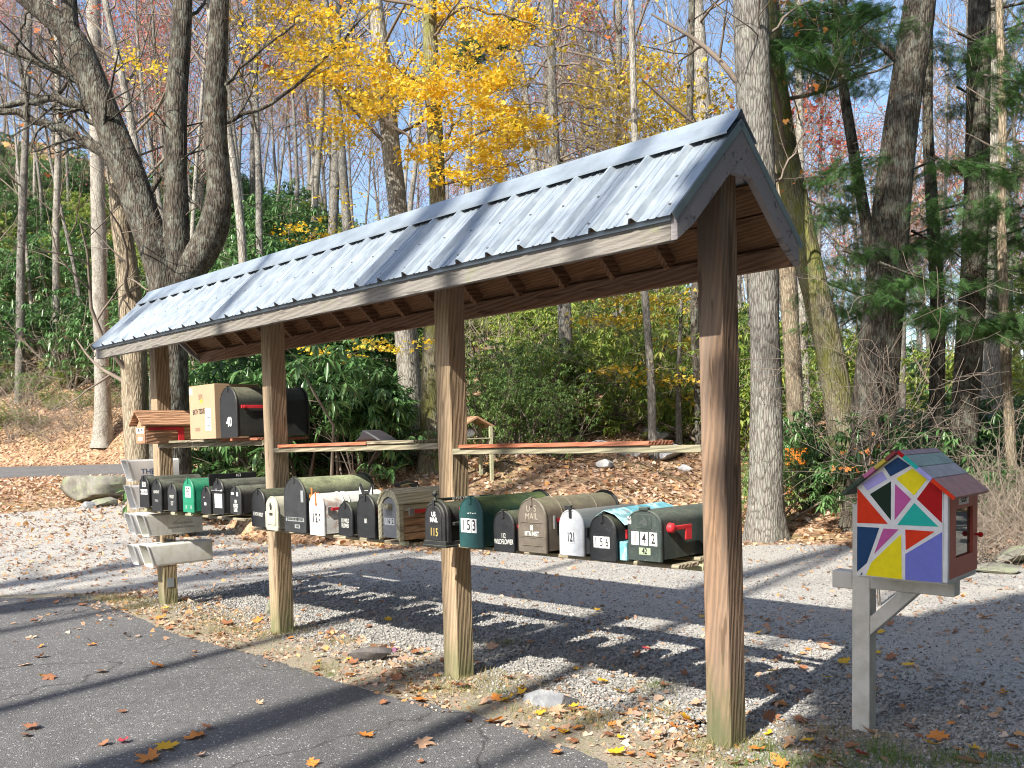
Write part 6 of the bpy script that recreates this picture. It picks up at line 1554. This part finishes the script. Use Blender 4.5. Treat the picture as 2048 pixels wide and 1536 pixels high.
# thin wires crossing behind
w_ = MB(); a1, b1 = at(880, 668, 26), at(1420, 690, 30); w_.tube([a1 + (b1 - a1) * k / 10 - np.array([0, 0, .5 * math.sin(math.pi * k / 10)]) for k in range(11)], .008, 4); o_ = w_.build('utility_wire', M['screw'], None); tag(o_, 'thin wire sagging across the slope behind the roof', 'wire')

# ------------------------------------------------------------------ ground scatter
r = np.random.default_rng(5)
# loose stones of the drive (coarse near the shelter)
def stones(name, n, region, s0, s1, mat, seed):
    r = np.random.default_rng(seed)
    X, Y = region(r, n)
    n = len(X)
    tem = np.array([(1, 0, 0), (0, 1, 0), (-1, 0, 0), (0, -1, 0), (0, 0, .7), (0, 0, -.5)], float); tf = [(0, 1, 4), (1, 2, 4), (2, 3, 4), (3, 0, 4), (1, 0, 5), (2, 1, 5), (3, 2, 5), (0, 3, 5)]
    S = s0 + (s1 - s0) * r.uniform(size=n) ** 2.2
    V = np.einsum('nij,mj->nmi', rotmats(r, n, .35), tem) * S[:, None, None] * r.uniform(.55, 1.25, (n, 6, 1))
    V[:, :, :2] *= r.uniform(.7, 1.2, (n, 1, 1)); V += np.stack([X, Y, hgt(X, Y) + S * .15 + .003], -1)[:, None, :]
    F = (np.array(tf)[None] + (np.arange(n) * 6)[:, None, None]).reshape(-1, 3)
    o_ = link(name, npmesh(name, V.reshape(-1, 3), F, mat)); o_['kind'] = 'stuff'; return o_
def uvreg(u0, u1, v0, v1, dens=None):
    def f(r, n):
        u = r.uniform(u0, u1, n); v = v0 + (v1 - v0) * r.uniform(size=n) ** 1.0
        keep = np.ones(n, bool) if dens is None else r.uniform(size=n) < dens(u, v)
        u, v = u[keep], v[keep]
        X = -(u - CU) * math.sin(TH) - (v - CV) * math.cos(TH); Y = (u - CU) * math.cos(TH) - (v - CV) * math.sin(TH)
        return X, Y
    return f
stones('loose_gravel', 62000, uvreg(-3.0, 7.0, -2.4, .2, lambda u, v: np.clip(1.15 - np.abs(v + .75) / 1.5 + .25 * np.sin(u * 1.7) * np.sin(v * 2 + u), 0, 1)), .005, .018, M['stones'], 41)
stones('loose_gravel', 40000, uvreg(-4.0, 9.0, -8.0, -1.6), .004, .012, M['stones'], 42)
stones('loose_gravel', 9000, uvreg(-2.0, 7.4, -.3, .75, lambda u, v: np.clip(.9 - (v + .3) / .9, 0.03, 1)), .004, .012, M['stones'], 43)
# crumbs of dry soil, broken leaf and twig on the verge
def litter(name, n, region, size, mat, seed, tilt=.35, z=.008, tem=LEAF6, temf=LEAF6F):
    r = np.random.default_rng(seed); X, Y = region(r, n); n = len(X)
    S = size * r.uniform(.45, 1.2, n)
    C = np.stack([X, Y, hgt(X, Y) + z + S * .16 * r.uniform(0, 1, n)], -1)
    V, F = scatter(tem, temf, C, rotmats(r, n, tilt), S)
    o_ = link(name, npmesh(name, V, F, mat)); o_['kind'] = 'stuff'; return o_
litter('leaf_crumbs', 11000, uvreg(-2.4, 7.8, -.25, .62, lambda u, v: np.clip(.35 + .65 * np.sin(u * 2.3 + 1) * np.sin(u * 5 + v * 4), .08, 1)), .030, LF['litter'], 44, .5, .004)
def tyreg(t0, t1, Y0, Y1, cond=None, p=1.0):
    def f(r, n):
        Y = np.sqrt(r.uniform(Y0 ** 2, Y1 ** 2, n)) if p == 1.0 else Y0 + (Y1 - Y0) * r.uniform(size=n) ** p
        t = r.uniform(t0, t1, n); X = t * Y
        k = np.ones(n, bool) if cond is None else cond(t, Y, X, r)
        return X[k], Y[k]
    return f
footf = lambda t: np.interp(t, _T, _FOOT)
litter('leaf_litter', 24000, tyreg(-.31, .62, 11, 24, lambda t, Y, X, r: (Y > footf(t) - 1.0 + 1.1 * r.uniform(size=len(t)) + .3 * np.sin(X * 2))), .088, LF['litter'], 45, .6, .01)
litter('leaf_litter', 30000, tyreg(-.62, -.29, 14, 50, lambda t, Y, X, r: ~((Y > 31.5) & (Y < 39.5) & (t < -.365)) & (r.uniform(size=len(t)) < np.clip((Y - 14) / 14, .08, 1))), .095, LF['litter'], 46, .5, .02)
litter('leaf_litter', 9000, tyreg(-.31, .62, 22, 50, None), .17, LF['litter'], 47, .5, .03)
litter('leaf_litter', 1500, tyreg(-.55, .6, 7.5, 14, lambda t, Y, X, r: Y < footf(t)), .050, LF['litter'], 48, .45, .008)
litter('leaf_litter', 2200, tyreg(-.6, -.25, 11, 18, None), .055, LF['litter'], 49, .45, .008)
litter('leaf_litter', 500, tyreg(.05, .62, 4.6, 8, None), .045, LF['litter'], 50, .45, .008)
litter('leaf_litter', 1500, uvreg(-2.0, 7.8, -.35, .55, lambda u, v: np.clip(.3 + .7 * np.sin(u * 1.9 + .5) * np.sin(u * 4 + v * 5), .1, 1)), .055, LF['litter'], 52, .5, .008)
# countable fallen leaves near the viewer
FL = {'yellow': ((.80, .48, .03), (.70, .38, .02)), 'orange': ((.66, .26, .05), (.52, .17, .03)), 'brown': ((.34, .15, .07), (.24, .10, .05)), 'tan': ((.62, .40, .26), (.50, .30, .18)), 'red': ((.55, .05, .06), (.40, .03, .05)), 'purple': ((.30, .12, .22), (.20, .08, .14))}
flm = {}
for k, (c1, c2) in FL.items():
    m, n, l, b = mat_base('fallen_%s' % k); nt = m.node_tree
    c = ramp(nt, noise(nt, coords(nt), 5, 4, .6), [(.3, c2), (.65, c1)]); l.new(c, b.inputs['Base Color']); b.inputs['Roughness'].default_value = .65
    tr = n.new('ShaderNodeBsdfTranslucent'); l.new(c, tr.inputs[0]); mx = n.new('ShaderNodeMixShader'); mx.inputs[0].default_value = .2
    l.new(b.outputs[0], mx.inputs[1]); l.new(tr.outputs[0], mx.inputs[2]); l.new(mx.outputs[0], n['Material Output'].inputs[0]); flm[k] = m
rv = np.random.default_rng(61)
fl_meshes = {k: [] for k in FL}
for k in FL:
    for j in range(4):
        V, F = maple(rv, rv.choice([-.25, .3, .55, .15])); fl_meshes[k].append(npmesh('fallen_leaf', V, F, flm[k]))
def leaf_at(x, y, s, k, grp, lab):
    p = onz(x, y); me_ = fl_meshes[k][rv.integers(4)]
    o_ = link('fallen_leaf', me_); o_.scale = (s,) * 3
    o_.location = (p[0], p[1], float(hgt(p[0], p[1])) + .012 + s * .10); o_.rotation_euler = (rv.normal() * .22, rv.normal() * .22, rv.uniform(0, 6.28))
    tag(o_, lab, 'leaf', grp)
LN = {'yellow': 'bright yellow', 'orange': 'orange', 'brown': 'dark brown', 'tan': 'pale tan', 'red': 'crimson red', 'purple': 'purplish'}
spec = [(845, 1492, 's', 'tan', .11), (728, 1476, 'a', 'orange', .10), (332, 1500, 'a', 'yellow', .11), (388, 1480, 'a', 'orange', .10), (400, 1474, 'a', 'orange', .06), (300, 1524, 'a', 'orange', .13), (210, 1492, 'a', 'brown', .06), (246, 1489, 'a', 'red', .07), (416, 1460, 'a', 'brown', .07), (66, 1460, 'a', 'brown', .10), (245, 1428, 'a', 'brown', .06), (398, 1517, 'a', 'tan', .06), (518, 1411, 'a', 'tan', .05),
        (204, 1347, 'a', 'tan', .10), (316, 1336, 'a', 'orange', .11), (100, 1359, 'a', 'brown', .11), (50, 1333, 'a', 'tan', .08), (83, 1317, 'a', 'brown', .09), (83, 1296, 'a', 'orange', .06), (192, 1249, 'a', 'tan', .06), (390, 1307, 'a', 'orange', .06), (527, 1336, 'a', 'tan', .06), (60, 1205, 'a', 'brown', .08), (112, 1208, 'a', 'brown', .08), (166, 1212, 'a', 'brown', .10),
        (836, 1405, 'v', 'orange', .11), (985, 1449, 'v', 'orange', .12), (1045, 1457, 'v', 'tan', .07), (1152, 1462, 'v', 'orange', .07), (1015, 1404, 'v', 'yellow', .10), (990, 1400, 'v', 'orange', .09), (1044, 1390, 'v', 'yellow', .07), (1206, 1368, 'v', 'yellow', .09), (1240, 1388, 'v', 'yellow', .09), (1112, 1428, 'v', 'tan', .12), (1148, 1418, 'v', 'yellow', .06), (968, 1408, 'v', 'tan', .08), (920, 1378, 'v', 'brown', .12), (875, 1380, 'v', 'brown', .08),
        (1116, 1511, 'a', 'orange', .07), (1230, 1511, 'v', 'yellow', .09), (1262, 1515, 'v', 'orange', .07), (1240, 1481, 'v', 'yellow', .05), (1345, 1489, 'v', 'orange', .08), (1375, 1445, 'v', 'yellow', .09), (1390, 1412, 'v', 'tan', .10), (1270, 1426, 'v', 'brown', .06), (633, 1329, 'v', 'yellow', .07), (695, 1355, 'v', 'orange', .09), (705, 1330, 'v', 'brown', .08), (790, 1362, 'v', 'brown', .08), (785, 1304, 'v', 'purple', .09), (830, 1310, 'v', 'brown', .10), (740, 1232, 'g', 'tan', .10), (778, 1242, 'g', 'yellow', .08),
        (1293, 1301, 'g', 'red', .07), (1392, 1303, 'g', 'red', .05), (1274, 1314, 'g', 'brown', .08), (982, 1298, 'g', 'tan', .10), (1060, 1288, 'g', 'orange', .08), (1016, 1360, 'v', 'brown', .09), (1152, 1342, 'g', 'yellow', .04), (560, 1246, 'v', 'yellow', .08), (515, 1246, 'v', 'orange', .10), (455, 1252, 'v', 'brown', .12), (320, 1240, 'v', 'orange', .11), (318, 1250, 'v', 'tan', .10), (378, 1278, 'v', 'brown', .09), (245, 1197, 'v', 'orange', .09), (280, 1196, 'v', 'brown', .08), (370, 1202, 'v', 'orange', .11), (435, 1202, 'v', 'tan', .11), (310, 1188, 'v', 'orange', .07),
        (1540, 1348, 'g', 'yellow', .07), (1542, 1386, 'g', 'orange', .08), (1455, 1385, 'g', 'brown', .09), (1370, 1352, 'g', 'brown', .06), (1650, 1298, 'g', 'tan', .10), (1686, 1328, 'g', 'yellow', .09), (1650, 1277, 'g', 'orange', .07), (1566, 1276, 'g', 'brown', .08), (1518, 1270, 'g', 'yellow', .08), (1754, 1310, 'g', 'yellow', .07), (1780, 1320, 'g', 'brown', .09), (1975, 1238, 'g', 'orange', .10), (1880, 1360, 'g', 'brown', .08), (1875, 1478, 'v', 'orange', .10), (1950, 1505, 'v', 'yellow', .09), (1965, 1515, 'v', 'orange', .07), (1940, 1530, 'v', 'tan', .11),
        (1510, 1505, 'v', 'orange', .09), (1540, 1440, 'v', 'brown', .10), (1600, 1445, 'v', 'brown', .10), (1620, 1470, 'v', 'tan', .08), (1660, 1490, 'v', 'brown', .09), (1700, 1500, 'v', 'brown', .08), (1720, 1515, 'v', 'red', .08), (1580, 1490, 'v', 'tan', .07), (1640, 1520, 'v', 'orange', .07), (1740, 1470, 'v', 'tan', .08), (1560, 1320, 'g', 'brown', .06), (2030, 1500, 'v', 'orange', .09)]
SURF = {'a': ('asphalt', 'on the asphalt road'), 'v': ('verge', 'on the dirt verge'), 'g': ('gravel', 'on the gravel drive'), 's': ('asphalt', 'on the asphalt, cupped, with its stem up')}
for x, y, sf, k, s in spec:
    if sf == 's': leaf_at(x, y, s, k, 'large pale leaf on the asphalt', 'large cupped pale tan maple leaf at the bottom on the asphalt'); continue
    leaf_at(x, y, s * .92, k, 'fallen %s leaves on the %s' % (LN[k], SURF[sf][0]), '%s maple leaf lying %s' % (LN[k], SURF[sf][1]))
# further scattered ones on the drive and verge, fewer than 300 in all
cnt = 0
while cnt < 165:
    x, y = rv.uniform(0, 2048), rv.uniform(1085, 1536)
    p = onz(x, y); u_ = -(p[0]) * math.sin(TH) + p[1] * math.cos(TH) + CU; v_ = -(p[0]) * math.cos(TH) - p[1] * math.sin(TH) + CV
    ia = bool(inpoly(np.array([p[0]]), np.array([p[1]]), ASPH)[0])
    if ia and rv.uniform() > .10: continue
    if not ia and v_ < -.4 and rv.uniform() > .55: continue
    k = rv.choice(['yellow', 'orange', 'brown', 'tan', 'orange', 'brown', 'brown'])
    sf = 'a' if ia else ('v' if v_ > -.35 else 'g'); cnt += 1
    leaf_at(x, y, rv.uniform(.035, .075), k, 'fallen %s leaves on the %s' % (LN[k], SURF[sf][0]), '%s maple leaf lying %s' % (LN[k], SURF[sf][1]))
# grass tufts
GR = leafmat('grass_blade', [(.06, .14, .02), (.12, .22, .04), (.22, .26, .08), (.08, .17, .03)], .3)
GD = leafmat('dry_grass_blade', [(.34, .28, .12), (.22, .22, .08), (.42, .34, .18), (.14, .17, .06)], .3)
def grass(pts_, n, h, mat, seed, spread=.06):
    r = np.random.default_rng(seed); pts_ = np.array([onz(x, y)[:2] for x, y in pts_])
    C = pts_[r.integers(0, len(pts_), n)] + r.normal(size=(n, 2)) * spread
    C3 = np.stack([C[:, 0], C[:, 1], np.zeros(n) + .004], -1)
    d = np.stack([r.normal(size=n) * .5, r.normal(size=n) * .5, np.ones(n)], -1); d /= np.linalg.norm(d, axis=1)[:, None]
    x_ = np.cross(d, r.normal(size=(n, 3))); x_ /= np.linalg.norm(x_, axis=1)[:, None]; z_ = np.cross(x_, d)
    tem = np.array([(-.03, 0, 0), (.03, 0, 0), (.022, .5, .05), (-.022, .5, .05), (0, 1, .22)]); tf3 = [(0, 1, 2), (0, 2, 3), (3, 2, 4)]
    V, F = scatter(tem, tf3, C3, np.stack([x_, d, z_], -1), h * r.uniform(.4, 1.2, n))
    o_ = link('grass', npmesh('grass', V, F, mat)); o_['kind'] = 'stuff'
grass([(x, y) for x, y in ((1560, 1525), (1600, 1530), (1660, 1525), (1700, 1530), (1750, 1515), (1780, 1520), (1800, 1530), (1850, 1528), (1900, 1520), (1930, 1525), (1480, 1530), (1530, 1500), (1760, 1500), (2010, 1525))], 1900, .05, GR, 1, .06)
grass([(195, 1200), (215, 1195), (240, 1203), (260, 1200), (300, 1205), (345, 1205), (330, 1225), (270, 1215), (360, 1215), (480, 1262), (430, 1262), (520, 1275), (440, 1240), (1010, 1368), (1000, 1290), (560, 1268), (590, 1262), (905, 1368), (945, 1362), (1130, 1430), (1180, 1440), (1330, 1430), (1300, 1380), (1430, 1500), (1480, 1490), (640, 1340), (690, 1285), (1650, 1470), (215, 1200), (250, 1205), (290, 1215), (400, 1230), (420, 1250), (880, 1385), (960, 1385), (1060, 1430), (1200, 1450), (1380, 1500)], 6500, .05, GD, 2, .09)
grass([(1310, 1378), (1315, 1370), (1013, 1290), (1018, 1285), (660, 1352), (800, 1350), (1000, 1388), (930, 1380), (1298, 1445)], 420, .04, GR, 3, .025)
